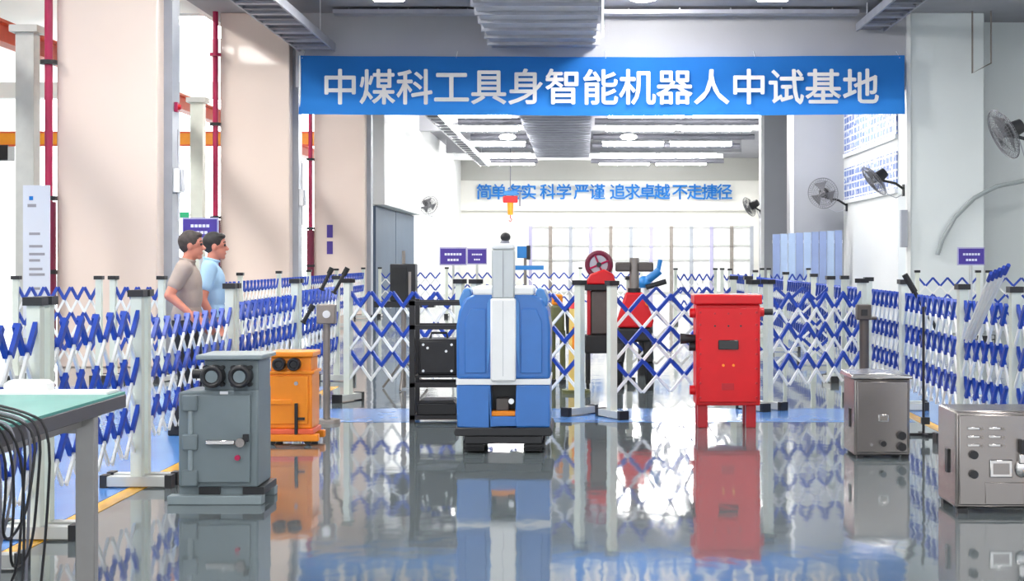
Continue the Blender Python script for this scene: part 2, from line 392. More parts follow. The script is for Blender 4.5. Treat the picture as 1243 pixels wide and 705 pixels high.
cross('grey cross-wise cable tray above the banner, left of the air duct', 30.9, 6.36, -4.9, -1.95, 'galv', .08)
cross('grey cross-wise cable tray above the banner, right of the air duct', 30.9, 6.36, .45, 5.5, 'galv', .08)
for i, (y, z, x0, x1, m) in enumerate([(44.5, 5.9, -4.0, 6.3, 'galv_dark'), (47, 6.0, -4, 6.3, 'galv_dark'), (51, 5.9, -4, 6.3, 'galv_dark'), (56.8, 5.85, -4, 6.3, 'galv_dark'), (62, 5.9, -4, 6.3, 'galv_dark'), (69, 5.75, -4, 6.3, 'galv_dark')]):
    t = thing('ceiling_pipe', 'dark cross-wise pipe under the ceiling beyond the banner', 'pipe', (x0, y, z), 0, 'cross-wise ceiling pipes beyond the banner')
    for a, b in ((0, 2.1), (4.45, x1-x0)) if z < 6.6 else ((0, x1-x0),):
        MB().cyl((a, 0, 0.1), (b, 0, 0.1), .11, n=12).build('pipe_run', m, t)
    for k in (.05, .15, .5, .75, .95):
        MB().cyl(((x1-x0)*k, 0, .2), ((x1-x0)*k, 0, H-z), .012, n=6).build('hanger', 'silver', t)
# white girder across the far end
g = tag(box('end_girder', 'robot_white', -5.9, 6.6, 72.5, 72.8, 6.12, 6.42), 'white cross girder below the ceiling at the far end', 'girder')

# red fire pipes on the columns
for i, y in enumerate(CY):
    t = thing('fire_pipe', ['red fire pipe beside the standing poster', 'red fire pipe behind the two men', 'red fire pipe on the column with purple plaques'][i], 'pipe', (-7.37, y-.12, 0))
    MB().cyl((0,0,0), (0,0,H), .055, n=14).build('pipe_run', 'fire_red', t)
    MB().cyl((0,0,0.2), (0,0,2.3), .10, n=14).build('pipe_sleeve', 'dark_red', t)
    for z in (1.3, 2.32, 4.2, 5.6):
        MB().cyl((0,0,z), (0,0,z+.06), .115, n=14).build('clamp', 'black' if z != 5.6 else 'fire_red', t)

# side bay crane structure
for i, y in enumerate((21.9, 31.9)):
    t = thing('steel_column', ['grey steel crane column behind the standing poster', 'pale steel crane column beyond the two men'][i], 'column', (-7.95, y+.6, 0))
    MB().box(-.13, .13, -.13, .13, 0, 4.75).build('post', 'post_ivory' if i else 'foot_grey', t)
    MB().box(-.2, .2, -.2, .2, 4.75, 4.85).build('cap_plate', 'foot_grey', t)
    MB().box(-.22, .22, -.22, .22, 0, .04).build('base_plate', 'foot_grey', t)
t = thing('runway_beam', 'orange crane runway beam along the side bay', 'beam', (-9.0, 18, 4.85))
MB().box(-.12, .12, 0, 40, 0, .05).add([], []).box(-.12, .12, 0, 40, .3, .35).box(-.03, .03, 0, 40, .05, .3).build('i_beam', 'crane_red', t)
for y in (4.5, 14.5, 24, 34): MB().box(-.05, .05, y, y+.1, .35, HB-4.85).build('hanger', 'crane_red', t)
t = thing('crane_girder', 'orange overhead crane girder spanning the side bay', 'crane', (-26, 52, 5.3))
MB().box(0, 18.5, 0, .5, 0, .42).build('girder', 'crane_orange', t)
MB().box(0, 18.5, -.03, 0, .40, .46).build('rail', 'crane_red', t)
MB().box(0, 18.5, -.03, 0, -.04, .02).build('rail', 'crane_red', t)
for x in (2, 16): MB().box(x, x+.2, .1, .4, .42, HB-5.3).build('hanger', 'crane_orange', t)
for x in (6.2, 11.5):
    MB().box(x, x+.8, -.1, .55, -.5, 0).build('hoist_trolley', 'black', t)
MB().ball((6.3, -.2, -.75), .25, mi=0).build('hoist_drum', 'red', t)
# orange chain hoist in the far hall
t = thing('chain_hoist', 'small red and orange chain hoist hanging in front of the blue lettering', 'hoist', W(619.5, 246, 29.5))
MB().box(-.3, .3, -.15, .15, .0, .28).build('motor', 'red', t, bev=.04)
MB().box(-.28, .28, -.12, .12, .30, .48).build('trolley', 'arm_blue', t, bev=.02)
MB().cyl((0,0,-.5), (0,0,0), .11, .13).build('hook_block', 'crane_orange', t)
MB().tube([(0,0,-.5), (0,0,-.62), (.06,0,-.7), (0,0,-.78), (-.06,0,-.72)], .02).build('hook', 'red', t)
MB().cyl((0,0,.48), (0,0,H-t.location.z), .02, n=6).build('chain', 'galv_dark', t)
MB().box(.36, .42, -.02, .02, -.15, .45).build('control_pendant', 'galv_dark', t)

# ------------------------------------------------------------------ banner
bx0, bx1, bz0, bz1 = -5.67, 6.5, 4.42, 5.60
ban = thing('banner', 'long blue fabric banner with white characters hung under the beam', 'banner', (0, 31.45, 0))
NX, NZ = 140, 10; mb = MB(); vs = []; fs = []
def wav(x, z): return 0.035*math.sin(x*.9)+0.02*math.sin(3.1*x+z*5)+0.03*(bz1-z)*math.sin(x*1.7+.4)
for i in range(NX+1):
    x = bx0+(bx1-bx0)*i/NX
    for j in range(NZ+1):
        z = bz0+(bz1-bz0)*j/NZ
        sag = -0.03*math.sin(math.pi*i/NX)
        vs.append((x, wav(x, z), z+sag))
for i in range(NX):
    for j in range(NZ):
        a = i*(NZ+1)+j; fs.append((a, a+NZ+1, a+NZ+2, a+1))
mb.add(vs, fs); cloth = mb.build('cloth', 'banner_blue', ban)
text = '中煤科工具身智能机器人中试基地'
for i, ch in enumerate(text):
    px = 414+i*(1043-414)/14.0
    x = (px-CX)/60.3
    glyph(ch, 0.75, 'banner_white', ban, (x, wav(x, 5.0)-0.065, CH+(HY-106.5)/60.3), bold=0.016, depth=0.002)
for x in (bx0+.02, bx1-.02):
    MB().cyl((x, .03, bz0), (x, .03, bz1), .02, n=8).build('end_pole', 'robot_white', ban)
for x in (-5.6, -2.5, .5, 3.5, 6.4):
    MB().tube([(x, wav(x, bz1), bz1-.05), (x, .3, bz1+.12)], .008, 6).build('tie_cord', 'robot_white', ban)

# far wall lettering
wl = thing('wall_lettering', 'row of blue raised characters on the pale far wall', 'lettering', (0, 76.97, CH+(HY-233)/24.65))
for ch, px in zip('简单务实科学严谨追求卓越不走捷径', (588, 605.5, 625, 642, 665, 684.5, 706, 725, 749.5, 767.5, 785.5, 803.5, 825, 843, 861, 879)):
    glyph(ch, 0.80, 'letter_blue', wl, ((px-CX)/24.65, -.1, 0), bold=0.018, depth=0.03)

# printed boards on the right wall
for i, (z0, z1, y0, y1) in enumerate([(4.15, 6.3, 32.95, 39.5), (3.0, 3.78, 32.95, 39.5)]):
    t = thing('wall_board', ['upper white board of small blue print on the right wall', 'lower white board of small blue print behind a wall fan'][i], 'board', (6.67, (y0+y1)/2, (z0+z1)/2))
    MB().box(-.03, 0, -(y1-y0)/2, (y1-y0)/2, -(z1-z0)/2, (z1-z0)/2).build('print_sheet', 'print', t)
    MB().box(-.06, 0, -(y1-y0)/2, (y1-y0)/2, -(z1-z0)/2-.1, -(z1-z0)/2).build('ledge', 'robot_white', t)

# lilac upright panels
t = thing('panel_screen', 'row of upright lilac blue panels standing before the grey pier', 'screen', (4.7, 38.3, 0))
for i in range(9):
    MB().box(i*.19, i*.19+.175, .02*(i % 2), .05+.02*(i % 2), .08, 2.12+.012*i).build('panel', 'lilac_pale' if i in (1, 2, 4, 7) else 'lilac', t)
MB().box(0, 1.72, .08, .12, 1.9, 1.98).build('rail', 'silver', t); MB().box(0, 1.72, .08, .12, .2, .28).build('rail', 'silver', t)
for x in (0.02, 1.62): MB().box(x, x+.08, -.2, .35, 0, .08).build('foot', 'silver', t)
# glazed rack at the far end
t = thing('glazed_partition', 'white framed glazed partition along the far wall', 'partition', (-2.3, 70, 0))
for i in range(12):
    MB().box(i*.9-.03, i*.9+.12, -.04, .1, 0, 3.0).build('mullion', ['sign_frame', 'stand_grey', 'trunk_grey'][i % 3], t)
for z in (.0, 1.45, 2.1, 2.92): MB().box(0, 10.0, -.02, .09, z, z+.08).build('rail', 'foot_grey', t)
for i in range(11): MB().box(i*.9+.1, i*.9+.9, .04, .06, .08, 2.92).build('pane', 'pane_light', t)

# ------------------------------------------------------------------ fans
def fan(label, hub, mount, tilt, r=.35):
    """hub: cage centre, mount: point on the wall, tilt: direction the fan blows"""
    t = thing('wall_fan', label, 'fan', mount); hub = Vector(hub)-Vector(mount); d = Vector(tilt).normalized()
    cg = MB()
    for k in range(1, 8):
        rr = r*k/7.0
        cg.ring(hub+d*(.075*(1-(rr/r)**2)+.02), d, rr, .0035, 28, 4)
    cg.ring(hub, d, r, .009, 32, 6); cg.ring(hub-d*.06, d, r*.8, .0035, 28, 4); cg.ring(hub-d*.08, d, r*.5, .0035, 28, 4)
    u = d.orthogonal().normalized(); w_ = d.cross(u)
    for k in range(40):
        q = u*math.cos(k*math.tau/40)+w_*math.sin(k*math.tau/40)
        cg.tube([hub+d*.095, hub+q*r*.6+d*.065, hub+q*r, hub+q*r*.75-d*.07, hub-d*.09+q*.08], .0036, 3)
    cage = cg.build('cage', 'fan_grey', t)
    for k in range(3):
        bl = MB(); a0 = k*math.tau/3; vs = []
        for i in range(5):
            rr = .05+(r*.85-.05)*i/4
            for j in (-1, 1):
                a = a0+j*(.55 if i else .3)*(.8+.2*i/4)
                vs.append(hub+(u*math.cos(a)+w_*math.sin(a))*rr+d*(j*.02))
        bl.add(vs, [(2*i, 2*i+1, 2*i+3, 2*i+2) for i in range(4)]).build('blade', 'fan_grey', t)
    MB().cyl(hub-d*.30, hub-d*.08, .10, .13, 14).build('motor', 'black', t)
    MB().cyl(hub-d*.02, hub+d*.03, .06, .05, 14).build('hub', 'fan_grey', t)
    m0 = hub-d*.24
    MB().tube([m0, m0+Vector((0, 0, -.14)), Vector((m0.x*.4, m0.y*.5, m0.z-.2)), Vector((0, 0, 0))], .028, 8).build('arm', 'black', t)
    MB().box(-.03 if mount[0] > 0 else 0, 0 if mount[0] > 0 else .03, -.07, .07, -.14, .1).build('wall_plate', 'black', t)
    MB().tube([m0+Vector((0, .02, -.1)), m0+Vector((.1, .03, -.42)), m0+Vector((.28, .03, -.5)), Vector((-.02 if mount[0] > 0 else .02, .03, -.1))], .008, 6).build('cord', 'galv', t)
fan('large black and grey wall fan on the pale right column', (6.08, 22.5, 3.30), (6.67, 22.6, 3.2), (-.90, -.12, -.45), .38)
fan('black wall fan in front of the blue printed board', (6.03, 32.2, 3.12), (6.67, 32.3, 2.95), (-.78, -.08, -.62), .36)
fan('grey wall fan turned to face the hall before the grey pier', (6.02, 38.9, 3.15), (6.67, 39.2, 2.85), (-.4, -.9, -.15), .38)
fan('small black wall fan on the far grey pier', (4.95, 46.0, 3.05), (5.35, 46.2, 2.8), (-.75, .5, -.4), .30)
fan('small wall fan on the white side wall beyond the blue-grey doors', (-5.35, 55.2, 3.42), (-5.9, 55.4, 3.3), (.55, -.75, -.35), .34)

# ------------------------------------------------------------------ folding barriers
_sm = {}
def strip_mesh(run_w, za, zb, sgn, ZT, ZB):
    PER = (ZT-ZB)/3
    """one lattice slat from height za (top) to zb (bottom); slopes run_w per PER of height; alternating sleeves"""
    k = (round(run_w, 4), round(za, 3), round(zb, 3), sgn, ZT, ZB)
    if k in _sm: return _sm[k]
    mb = MB(); half = .0135; th = .016
    dx, dz = sgn*run_w, -PER; ln = math.hypot(dx, dz); nx, nz = -dz/ln*half, dx/ln*half
    def X(z): return (za-z)/PER*run_w*sgn
    cuts = [za]
    z = ZT
    while z > zb+1e-6:
        z -= PER/2
        if z < za-1e-4: cuts.append(max(z, zb))
    if cuts[-1] > zb+1e-4: cuts.append(zb)
    for a, b in zip(cuts[:-1], cuts[1:]):
        mid = (a+b)/2; blue = ((ZT-mid)/PER) % 1.0 < .5
        e = .0045 if blue else 0
        hx, hz = nx*(1+e/half), nz*(1+e/half); y0 = -th/2-e; y1 = th/2+e
        p = [(X(a)+hx, a+hz), (X(a)-hx, a-hz), (X(b)-hx, b-hz), (X(b)+hx, b+hz)]
        mb.prism(p, 'y', y0, y1, 0 if blue else 1)
    _sm[k] = mb.mesh('slat', ['fence_blue', 'fence_white'], False); return _sm[k]
_pm = {}
def post_parts(parent, x, foot):
    if not _pm:
        _pm['post'] = MB().box(-.036, .036, -.036, .036, .03, 1.255).mesh('post', ['post_ivory'])
        _pm['cap'] = MB().box(-.052, .052, -.052, .052, 1.255, 1.30).mesh('cap', ['black'])
        _pm['foot_bar'] = MB().box(-.045, .045, -.19, .19, .012, .075).mesh('foot_bar', ['foot_grey'])
        _pm['end_cap'] = MB().box(-.05, .05, -.045, 0, 0, .085).mesh('end_cap', ['black'])
    p = link('post', _pm['post'], parent, (x, 0, 0)); link('cap', _pm['cap'], p)
    if foot:
        f_ = link('foot', _pm['foot_bar'], parent, (x, 0, 0)); link('end_cap', _pm['end_cap'], f_, (0, -.19, 0)); link('end_cap', _pm['end_cap'], f_, (0, .235, 0))
def barrier(a, b, label, group, p=.29, posts=(True, True), feet=True, zr=(1.16, .23)):
    ZT, ZB = zr; PER = (ZT-ZB)/3
    a = Vector((*a, 0)); b = Vector((*b, 0)); L = (b-a).length; ang = math.atan2(b.y-a.y, b.x-a.x)
    t = thing('folding_barrier', label, 'barrier', a, ang, group)
    e = .045
    if posts[0]: post_parts(t, 0.04, feet)
    if posts[1]: post_parts(t, L-.04, feet)
    x0, x1 = .06, L-.06; n = max(2, round((x1-x0)/p)); pw = (x1-x0)/n
    for sgn in (1, -1):
        for k in range(-3, n+4):
            xs = x0+k*pw                     # top apex
            za, zb = ZT, ZB
            if sgn > 0:
                if xs < x0-1e-6: za = ZT-(x0-xs)/pw*PER
                if xs+3*pw > x1: zb = max(ZB, ZT-(x1-xs)/pw*PER)
            else:
                if xs > x1+1e-6: za = ZT-(xs-x1)/pw*PER
                if xs-3*pw < x0: zb = max(ZB, ZT-(xs-x0)/pw*PER)
            if za-zb < .1: continue
            xt = xs+sgn*(ZT-za)/PER*pw
            me = strip_mesh(pw, za, zb, sgn, ZT, ZB)
            link('slat', me, t, (xt, sgn*.0115, 0))
    return t
gl = 'folding barriers along the left yellow line'
ll = 'blue and white folding barrier with ivory posts along the left yellow line'
xl = -2.92
barrier((xl, 7.55), (xl, 8.42), 'blue and white folding barrier behind the green-topped table', None)
barrier((xl, 8.5), (xl, 10.35), 'blue and white folding barrier on the yellow line between the workbench and the grey cabinet', None)
barrier((xl, 10.43), (xl-.03, 13.2), 'blue and white folding barrier behind the grey cabinet, in front of the two men', None, zr=(1.09, .30))
barrier((xl-.03, 13.28), (xl-.05, 16.3), 'blue and white folding barrier behind the orange cabinet', None, zr=(1.12, .27))
barrier((xl-.05, 16.4), (xl-.1, 19.4), 'blue and white folding barrier at the far end of the left yellow line', None)
gt = 'folding barriers across the hall behind the blue robot'; lt = 'blue and white folding barrier stretched across the hall behind the blue robot'
barrier((-2.5, 16.6), (-1.2, 16.0), 'blue and white folding barrier between the grey-brown control post and the black rack', None)
barrier((-1.1, 15.95), (.02, 15.1), 'blue and white folding barrier stretched behind the black rack and the blue robot', None)
barrier((.26, 14.8), (1.75, 15.6), 'blue and white folding barrier in front of the red machines, ending behind the red cabinet', None)
barrier((1.85, 15.7), (3.0, 16.55), 'blue and white folding barrier between the red cabinet and the dark control post', None)
lr = 'blue and white folding barrier with ivory posts behind the steel cabinets'; gr = 'folding barriers behind the steel cabinets'
barrier((3.25, 9.9), (3.22, 11.65), 'blue and white folding barrier behind the steel cabinet with push buttons', None)
barrier((3.22, 11.72), (3.12, 12.85), 'blue and white folding barrier tightly folded, between the two steel cabinets', None, .2, (False, True))
barrier((3.12, 12.95), (3.22, 15.6), 'blue and white folding barrier with the leaning black rod, behind the lidded steel cabinet', None, .27, (False, True))
lf = 'blue and white folding barrier running on past the red cabinet towards the lilac panels'; gf = 'folding barriers running on towards the lilac panels'
ys = [15.75, 17.75, 19.5, 22.2, 25.4, 30, 35.5]
for i in range(len(ys)-1): barrier((3.25+.02*i, ys[i]), (3.27+.02*i, ys[i+1]-.1), lf, gf, .25, (True, i == len(ys)-2))
barrier((.55, 19.0), (1.9, 19.1), 'blue and white folding barrier behind the red machines', 'folding barriers behind the red machines'); barrier((2.0, 19.1), (3.1, 19.2), 'blue and white folding barrier behind the red machines', 'folding barriers behind the red machines')
barrier((6.3, 29.5), (7.5, 29.4), 'blue and white folding barrier in front of the pale right column', 'folding barriers before the right column'); barrier((7.6, 29.3), (8.7, 28.6), 'blue and white folding barrier in front of the pale right column', 'folding barriers before the right column')
lw = 'blue and white folding barrier crossing in front of the poster and cream column'; gw = 'folding barriers in front of the cream column'
barrier((-7.0, 19.3), (-5.9, 19.3), lw, gw, .16); barrier((-5.8, 19.3), (-5.1, 19.2), lw, gw, .16)
lb = 'blue and white folding barrier running back past the cream columns'; gb = 'folding barriers running back past the cream columns'
ys = [20.5, 24, 27.5, 31, 35, 40]
for i in range(len(ys)-1): barrier((-5.15-.08*i, ys[i]), (-5.22-.08*i, ys[i+1]-.1), lb, gb, .3, (True, i == len(ys)-2))
lz = 'blue and white folding barrier crossing the far hall below the partition'; gz = 'folding barriers crossing the far hall'
for i in range(4): barrier((-5.3+1.75*i, 41), (-3.62+1.75*i, 41), lz, gz, .28, (True, i == 3))
for i in range(3): barrier((2.2+1.1*i, 37-.0), (3.22+1.1*i, 37.0), 'blue and white folding barrier before the lilac panels', 'folding barriers before the lilac panels', .17)

# ------------------------------------------------------------------ grey flameproof cabinet
s = SB(611); y0 = F/s
t = thing('grey_cabinet', 'grey metal equipment cabinet with two round ports on a skid base', 'cabinet', (-2.2, y0, 0))
Dp = .40
MB().prism([(-.275, .10), (.215, .10), (.215, .70), (-.07, .70), (-.275, .685)], 'y', 0, Dp).build('body', 'cab_grey', t, bev=.012)
MB().prism([(-.12, .68), (.215, .68), (.215, .885), (-.12, .885)], 'y', .015, Dp-.02).build('neck', 'cab_grey', t, bev=.01)
MB().box(-.16, .245, -.04, Dp+.02, .885, .915).build('lid', 'cab_grey_light', t, bev=.008)
dr = MB().box(-.19, .17, -.018, 0, .13, .67).build('door', 'cab_grey', t, bev=.006)
MB().box(-.10, .08, -.045, -.018, .365, .395).build('bar_handle', 'steel_bright', dr, bev=.006)
MB().cyl((.115, -.018, .38), (.115, -.06, .38), .028).build('latch', 'steel', dr)
MB().box(.13, .165, -.05, -.018, .385, .43).build('latch_lever', 'black_metal', dr, bev=.004)
MB().cyl((.095, -.018, .285), (.095, -.04, .285), .017).build('indicator', 'fire_red', dr)
MB().cyl((-.195, -.02, .12), (-.195, -.02, .67), .017).build('hinge_rod', 'cab_grey_light', t)
for z in (.16, .38, .62): MB().box(-.245, -.15, -.04, .0, z-.05, z+.05).build('hinge_block', 'cab_grey', t, bev=.01)
for x in (-.055, .115):
    g = MB().cyl((x, .015, .785), (x, -.07, .785), .068, .062, 20).build('port', 'black_metal', t)
    MB().ring((x, -.07, .785), (0, 1, 0), .055, .016, 20, 8).build('port_ring', 'black', g)
    MB().cyl((x, -.06, .785), (x, -.075, .785), .038).build('port_plug', 'cab_grey', g)
    for a in range(4):
        q = R(45+90*a); MB().cyl((x+.073*math.cos(q), .015, .785+.073*math.sin(q)), (x+.073*math.cos(q), -.03, .785+.073*math.sin(q)), .014, n=8).build('bolt', 'black', g)
MB().cyl((-.12, .1, .79), (-.21, .1, .79), .03, n=12).build('side_gland', 'black', t)
for yy in (-.06, Dp-.06): MB().box(-.33, .25, yy, yy+.10, .0, .055).build('skid_rail', 'cab_grey_light', t, bev=.006)
for x in (-.15, .12): MB().box(x, x+.13, .0, Dp, .055, .10).build('skid_block', 'black_metal', t)
MB().box(-.275, .215, .02, Dp-.02, .05, .10).build('under_frame', 'cab_grey', t)
MB().box(-.02, .03, -.003, 0, .672, .69).build('name_strip', 'silver', t)

# ------------------------------------------------------------------ orange cabinet
s = SB(540); y0 = F/s
t = thing('orange_cabinet', 'orange equipment cabinet with two black round ports and black handle', 'cabinet', (-2.36, y0, 0))
MB().box(-.20, .185, 0, .36, .13, .58).build('body', 'orange', t, bev=.012)
MB().box(-.15, .175, .01, .33, .58, .71).build('neck', 'orange', t, bev=.008)
MB().box(-.155, .205, -.02, .35, .575, .60).build('ledge', 'orange', t, bev=.006)
MB().box(-.165, .195, -.02, .36, .71, .755).build('lid', 'orange', t, bev=.01)
dr = MB().box(-.17, .155, -.015, 0, .17, .56).build('door', 'orange', t, bev=.006)
MB().box(-.17, .02, -.03, -.015, .33, .37).build('cross_bar', 'orange', dr, bev=.004)
MB().box(.05, .075, -.045, -.015, .09, .34).build('handle', 'black', dr, bev=.004)
MB().box(.06, .13, -.04, -.015, .205, .225).build('handle_stem', 'black', dr)
MB().cyl((.06, -.015, .50), (.06, -.03, .50), .016, n=12).build('gauge', 'galv', dr)
for x in (-.075, .045):
    g = MB().cyl((x, .01, .655), (x, -.06, .655), .052, .046, 18).build('port', 'black', t)
    MB().ring((x, -.06, .655), (0, 1, 0), .04, .013, 18, 6).build('port_ring', 'black_metal', g)
MB().box(-.22, .20, -.03, .36, .09, .13).build('base_frame', 'crane_red', t, bev=.006)
MB().box(-.22, .24, -.03, .05, .03, .09).build('skid_rail', 'orange', t, bev=.01); MB().box(-.22, .24, .28, .36, .03, .09).build('skid_rail', 'orange', t, bev=.01)
for x in (-.14, .15):
    for yy in (.01, .32): MB().cyl((x, yy-.02, .03), (x, yy+.02, .03), .03, n=14).build('wheel', 'rubber', t)

# ------------------------------------------------------------------ red cabinet
s = SB(519.5); y0 = F/s
t = thing('red_cabinet', 'tall red metal cabinet standing on two box legs', 'cabinet', ((884-CX)/s, y0, 0))
MB().box(-.285, .285, 0, .38, .20, 1.10).build('body', 'red', t, bev=.012)
MB().box(-.305, .300, -.03, .40, 1.10, 1.19).build('lid', 'red', t, bev=.014)
dr = MB().box(-.265, .265, -.018, 0, .23, 1.07).build('door', 'red', t, bev=.008)
MB().box(-.09, .09, -.03, -.018, .70, .785).build('display_window', 'glass_black', dr, bev=.006)
MB().box(-.05, .06, -.034, -.03, .72, .762).build('display_screen', 'glass_black', dr)
for z in (.27, .40, .53, .66, .79, .92, 1.03):
    for x in (-.25, .25): MB().cyl((x, -.018, z), (x, -.03, z), .011, n=8).build('bolt', 'red_dark', dr)
for z in (.91, 1.02):
    for x in (-.12, -.0, .11): MB().cyl((x, -.018, z), (x, -.027, z), .009, n=8).build('bolt', 'black' if z < 1 else 'red_dark', dr)
for x in (-.045, .045): MB().cyl((x, -.018, .56), (x, -.028, .56), .012, n=10).build('lamp_lens', 'orange', dr)
MB().box(-.06, .05, -.021, -.018, .34, .40).build('rating_plate', 'red_dark', dr)
for x in (-.225, .205): MB().box(x-.045, x+.045, .02, .12, .0, .20).build('leg', 'red_dark', t, bev=.006); MB().box(x-.045, x+.045, .26, .36, .0, .20).build('leg', 'red_dark', t, bev=.006)
for z in (1.02, .33): MB().cyl((-.285, .12, z), (-.335, .12, z), .045, .04, 14).build('side_boss', 'red', t)
MB().cyl((.285, .12, 1.03), (.33, .12, 1.03), .045, .04, 14).build('side_boss', 'red', t)
MB().cyl((.33, .12, 1.03), (.41, .12, 1.03), .03, .03, 12).build('cable_gland', 'black', t)
MB().cyl((-.285, .12, .79), (-.42, .12, .79), .035, .05, 12).build('cable_gland', 'black', t)
MB().cyl((-.285, .12, .72), (-.34, .12, .72), .04, .04, 12).build('cable_gland', 'black', t)

# ------------------------------------------------------------------ steel cabinets
s = SB(556); y0 = F/s
t = thing('steel_cabinet', 'brushed steel cabinet with overhanging lid and three black glands', 'cabinet', ((1070-CX)/s, y0, 0))
MB().box(-.205, .215, 0, .48, .02, .60).build('body', 'steel', t, bev=.012)
MB().prism([(-.235, .60), (.235, .60), (.225, .625), (0, .645), (-.225, .635)], 'y', -.03, .50).build('lid', 'steel_bright', t, bev=.008)
dr = MB().box(-.19, .20, -.02, 0, .04, .585).build('door', 'steel', t, bev=.01)
MB().box(-.03, .05, -.035, -.02, .275, .335).build('latch_frame', 'steel_bright', dr, bev=.006)
MB().box(-.015, .035, -.042, -.035, .29, .32).build('latch', 'stand_grey', dr, bev=.004)
for x, z in ((.005, .115), (.145, .175), (.145, .09)):
    g = MB().cyl((x, -.02, z), (x, -.065, z), .032 if x > .1 else .022, n=14).build('cable_gland', 'black', dr)
MB().cyl((-.08, -.02, .105), (-.08, -.03, .105), .012, n=10).build('screw', 'steel_bright', dr)
MB().box(-.213, -.205, .16, .22, .22, .36).build('side_slot', 'black', t)
for x in (-.18, .16):
    for yy in (.02, .40): MB().box(x, x+.05, yy, yy+.05, 0, .025).build('foot', 'black', t)
s = SB(623); y0 = F/s
t = thing('steel_cabinet', 'brushed steel control cabinet with push buttons, slots and small window', 'cabinet', ((1160-CX)/s+.30, y0, 0))
MB().box(-.30, .30, 0, .46, .03, .605).build('body', 'steel', t, bev=.014)
dr = MB().box(-.285, .285, -.018, 0, .05, .585).build('door', 'steel', t, bev=.008)
for z in (.505, .455, .405):
    for x in (-.20, -.075): MB().box(x-.035, x+.035, -.026, -.018, z-.008, z+.008).build('slot_cover', 'steel_bright', dr, bev=.003); MB().cyl((x+.05, -.018, z-.004), (x+.05, -.027, z-.004), .009, n=8).build('screw', 'stand_grey', dr)
for z in (.35, .235): MB().cyl((-.20, -.018, z), (-.20, -.045, z), .025, n=16).build('push_button', 'black', dr)
MB().box(-.105, .03, -.03, -.018, .215, .32).build('window_frame', 'steel_bright', dr, bev=.008); MB().box(-.085, .01, -.034, -.03, .235, .30).build('window_pane', 'steel', dr)
MB().box(-.13, .10, -.024, -.018, .055, .185).build('cover_plate', 'steel', dr, bev=.005)
MB().box(.06, .10, -.06, -.018, .30, .36).build('lock_body', 'steel_bright', dr, bev=.006); MB().box(.068, .092, -.075, -.02, .36, .44).build('lock_lever', 'black', dr, bev=.004)
MB().ball((.08, -.03, .27), .035, mi=0, sc=(1, .5, 1.6)).build('lock_cover', 'steel_bright', dr)
for x in (.13, .19): MB().box(x, x+.03, -.03, -.018, .075, .10).build('connector', 'black', dr)
MB().box(-.312, -.30, .16, .22, .22, .36).build('side_slot', 'black', t)
for x in (-.29, .23):
    for yy in (-.01, .36): MB().box(x, x+.06, yy, yy+.06, 0, .03).build('foot', 'black', t)

# ------------------------------------------------------------------ blue robot
s = SB(550); y0 = F/s
t = thing('inspection_robot', 'blue inspection robot with white mast and black crawler base', 'robot', ((611-CX)/s, y0, 0))
pr = [(-.36, .20), (.36, .20), (.365, .98), (.345, 1.10), (.30, 1.20), (.20, 1.245), (-.20, 1.245), (-.30, 1.20), (-.345, 1.10), (-.365, .98)]
def clip(z0, z1):      # outline of the body between two heights
    def xat(z):
        P_ = [(.36, .20), (.365, .98), (.345, 1.10), (.30, 1.20), (.20, 1.245)]
        for (a, b), (c, d) in zip(P_[:-1], P_[1:]):
            if b <= z <= d: return a+(c-a)*(z-b)/(d-b)
        return .2
    zs = [z0]+[z for z in (.98, 1.10, 1.20) if z0 < z < z1]+[z1]
    return [(xat(z), z) for z in zs]+[(-xat(z), z) for z in reversed(zs)]
lo = MB()
lo.prism([(-.36, .20), (-.10, .20), (-.10, .53), (-.362, .53)], 'y', .0, .75).prism([(.10, .20), (.36, .20), (.362, .53), (.10, .53)], 'y', .0, .75).box(-.10, .10, 0, .75, .20, .285).box(-.10, .10, .22, .75, .285, .53)
lo.build('lower_body', 'robot_blue', t, bev=.012)
MB().prism(clip(.575, 1.245), 'y', .0, .75).build('upper_body', 'robot_blue', t, bev=.02)
for sx in (-1, 1): MB().prism([(sx*.135, .62), (sx*.30, .62), (sx*.30, 1.02), (sx*.255, 1.12), (sx*.135, 1.12)], 'y', -.014, 0).build('front_panel', 'robot_blue', t, bev=.008); MB().prism([(sx*.095, .84), (sx*.125, .62), (sx*.125, 1.16), (sx*.095, 1.22)], 'y', -.012, 0).build('side_fillet', 'robot_blue_light', t, bev=.004)
for sx in (-1, 1): MB().prism([(sx*.245, 1.225), (sx*.335, 1.13), (sx*.345, 1.19), (sx*.31, 1.275), (sx*.26, 1.275)], 'y', .02, .62).build('shoulder', 'robot_blue_light', t, bev=.012)
MB().box(-.235, .235, -.01, .6, 1.225, 1.29).build('top_plate', 'robot_white', t, bev=.015)
MB().box(-.366, .366, -.006, .756, .53, .575).build('trim_stripe', 'robot_white', t, bev=.004)
MB().box(-.098, .098, -.045, .12, .56, 1.20).build('mast_lower', 'robot_white', t, bev=.014)
MB().box(-.088, .088, -.03, .11, 1.20, 1.58).build('mast_upper', 'robot_grey', t, bev=.012)
MB().box(-.09, .09, -.032, .112, 1.58, 1.625).build('mast_cap', 'robot_white', t, bev=.012)
MB().box(-.002, .002, -.047, -.04, .60, 1.18).build('seam', 'robot_grey', t); MB().box(-.002, .002, -.033, -.028, 1.21, 1.57).build('seam', 'galv_dark', t)
hd = MB().cyl((0.01, .04, 1.625), (0.01, .04, 1.65), .04, .03, 14).build('camera_base', 'galv_dark', t)
MB().ball((.015, .03, 1.675), .04, sc=(1, 1, .9)).build('camera_head', 'black', t)
MB().box(-.098, .098, .20, .22, .285, .56).build('bay_back', 'black', t)
